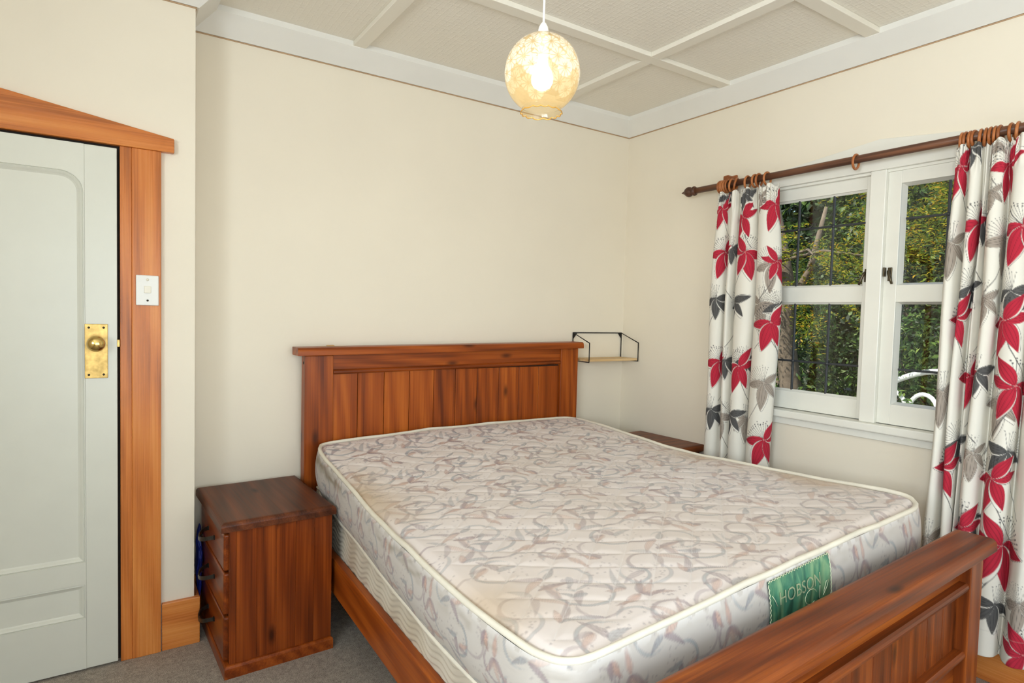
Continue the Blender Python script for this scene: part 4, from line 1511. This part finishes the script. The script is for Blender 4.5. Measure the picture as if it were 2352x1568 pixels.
tree('evergreen_hedge', (9.6, 4.2), (1.5, 1.9, 2.6), 1.6, 15000, .055, G_DARK, 'dense dark evergreen hedge behind the left window sash', 'hedge', .1, 2)
tree('evergreen_hedge', (9.4, 7.2), (1.5, 1.9, 2.8), 1.7, 13000, .055, G_DARK, 'dark evergreen hedge farthest left beyond the window', 'hedge', .1, 3)
tree('evergreen_hedge', (9.8, 1.2), (1.5, 1.9, 2.8), 1.7, 13000, .055, G_DARK, 'dark evergreen hedge to the right beyond the window', 'hedge', .1, 4)
tree('evergreen_hedge', (12.5, 5.0), (2.2, 6.0, 4.4), 3.0, 42000, .11, G_DARK, 'tall dark row of trees at the back of the garden', 'hedge', .15, 9, clumps=130)
tree('leafy_shrub', (6.9, 4.45), (.85, .95, 1.25), .65, 11000, .034, G_MID, 'mid green shrub outside the left window sash', 'shrub', .05, 5)
tree('leafy_shrub', (7.1, 2.75), (.9, .9, 1.1), .45, 11000, .034, G_MID, 'mid green shrub outside the right window sash', 'shrub', .05, 6)
tree('leafy_shrub', (6.6, 6.0), (.8, .8, 1.3), .6, 8000, .034, G_DARK, 'dark green shrub behind the left curtain', 'shrub', .05, 7)
tree('leafy_shrub', (7.0, .9), (.9, .9, 1.3), .6, 8000, .034, G_MID, 'mid green shrub behind the right curtain', 'shrub', .05, 8)


def frond_tree(loc, crown, zc, seed, label, nf, rad):
    """Feathery tree: arching sprays carrying many narrow leaflets, crown leaning away from its foot."""
    r = np.random.default_rng(seed)
    x, y = loc
    cx, cy = crown
    e = empty('feathery_tree', T(x, y, -.20), label, 'tree', 'feathery trees beyond the window')
    tube('trunk', [(x, y, -.20), (x - .04, y, zc * .5), (x * .6 + cx * .4, y * .6 + cy * .4, zc + .25)], [.075, .06, .035], M_BARK, e, n=10)
    Pt, Nn = [], []
    for q in range(nf):
        d = r.normal(size=3)
        d[2] = abs(d[2]) * .6
        d /= np.linalg.norm(d)
        st_ = np.array([0, 0, r.uniform(-.4, .6)]) + d * np.array(rad) * r.uniform(.2, .8)
        L = r.uniform(.35, .6)
        dr_ = d * np.array([1, 1, .4]) + np.array([0, 0, -.25])
        side = np.cross(dr_, [0, 0, 1.0])
        side /= np.linalg.norm(side) + 1e-9
        for t in np.linspace(0, 1, 17):
            c = st_ + dr_ * L * t + np.array([0, 0, -.28 * t * t])
            for s_ in (-1, 1):
                for m_ in (1, 2):
                    Pt.append(c + side * s_ * .032 * m_ * (1.15 - .6 * t) + r.normal(size=3) * .006)
                    Nn.append(np.array([0, 0, 1.0]) + r.normal(size=3) * .45)
    Pt, Nn = np.array(Pt), np.array(Nn)
    Nn /= np.linalg.norm(Nn, axis=1)[:, None]
    leaves_mesh('foliage', Pt, Nn, .021, .36, G_YEL, T(cx, cy, zc), e)
    for q in range(5):
        a_ = q * 1.25
        tube('branch', [(x * .6 + cx * .4, y * .6 + cy * .4, zc + .2), (cx + .15 * math.cos(a_), cy + .15 * math.sin(a_), zc + .35), (cx + .7 * math.cos(a_), cy + .7 * math.sin(a_), zc + .25)], [.022, .015, .006], M_BARK, e, n=6)


frond_tree((5.9, 4.75), (5.9, 3.55), 1.75, 21, 'yellow green feathery tree outside the left window sash', 60, (.5, .6, .35))
frond_tree((5.7, 1.55), (5.8, 2.45), 2.35, 22, 'yellow green feathery tree high outside the right window sash', 110, (.5, .6, .5))

gt = empty('gum_tree', T(6.2, 3.95, -.20), 'pale barked leaning tree trunk among the shrubs outside', 'tree')
tube('trunk', [(6.3, 3.85, -.20), (6.28, 3.88, .6), (6.2, 3.94, 1.2), (6.15, 3.92, 1.8), (6.1, 4.2, 3.2)], [.13, .115, .10, .085, .05], M_BARK, gt, n=14)
tube('branch', [(6.17, 3.92, 1.5), (6.3, 3.75, 1.95), (6.3, 3.6, 2.6)], [.05, .035, .018], M_BARK, gt, n=10)

gb = empty('garden_bench', T(6.2, 2.45, -.20), 'white scrolled metal garden bench outside the right window sash', 'bench')
bx0, bY, bz0 = 6.2, 2.45, .33


def bt_(name, pts, r):
    tube(name, [(p[0], p[1], p[2] + bz0) for p in pts], r, M_BENCH, gb, n=8)


bt_('back_rail', [(bx0 + .1, bY - .55 + 1.1 * t, .42 + .22 * math.sin(math.pi * t)) for t in np.linspace(0, 1, 17)], .026)
bt_('back_rail', [(bx0 + .05, bY - .55, .06), (bx0 + .05, bY + .55, .06)], .02)
for k in range(4):
    c = bY - .41 + .27 * k
    bt_('scroll', [(bx0 + .08, c + .12 * math.sin(t), .26 + .16 * math.cos(t)) for t in np.linspace(0, 2 * math.pi, 22)], .020)
for k in range(6):
    box('seat_slat', (bx0 - .42 + .075 * k, bx0 - .365 + .075 * k), (bY - .56, bY + .56), (bz0 - .10, bz0 - .08), M_BENCH, gb, bev=.004)
for s_ in (-.55, .55):
    bt_('arm', [(bx0 + .08, bY + s_, .16), (bx0 - .2, bY + s_, .2), (bx0 - .42, bY + s_, .12), (bx0 - .42, bY + s_, -.1)], .02)
    bt_('leg', [(bx0 - .42, bY + s_, -.1), (bx0 - .45, bY + s_, -.20 - bz0)], .022)
    bt_('leg', [(bx0 + .1, bY + s_, .42), (bx0 + .04, bY + s_, -.1), (bx0 + .1, bY + s_, -.20 - bz0)], .022)
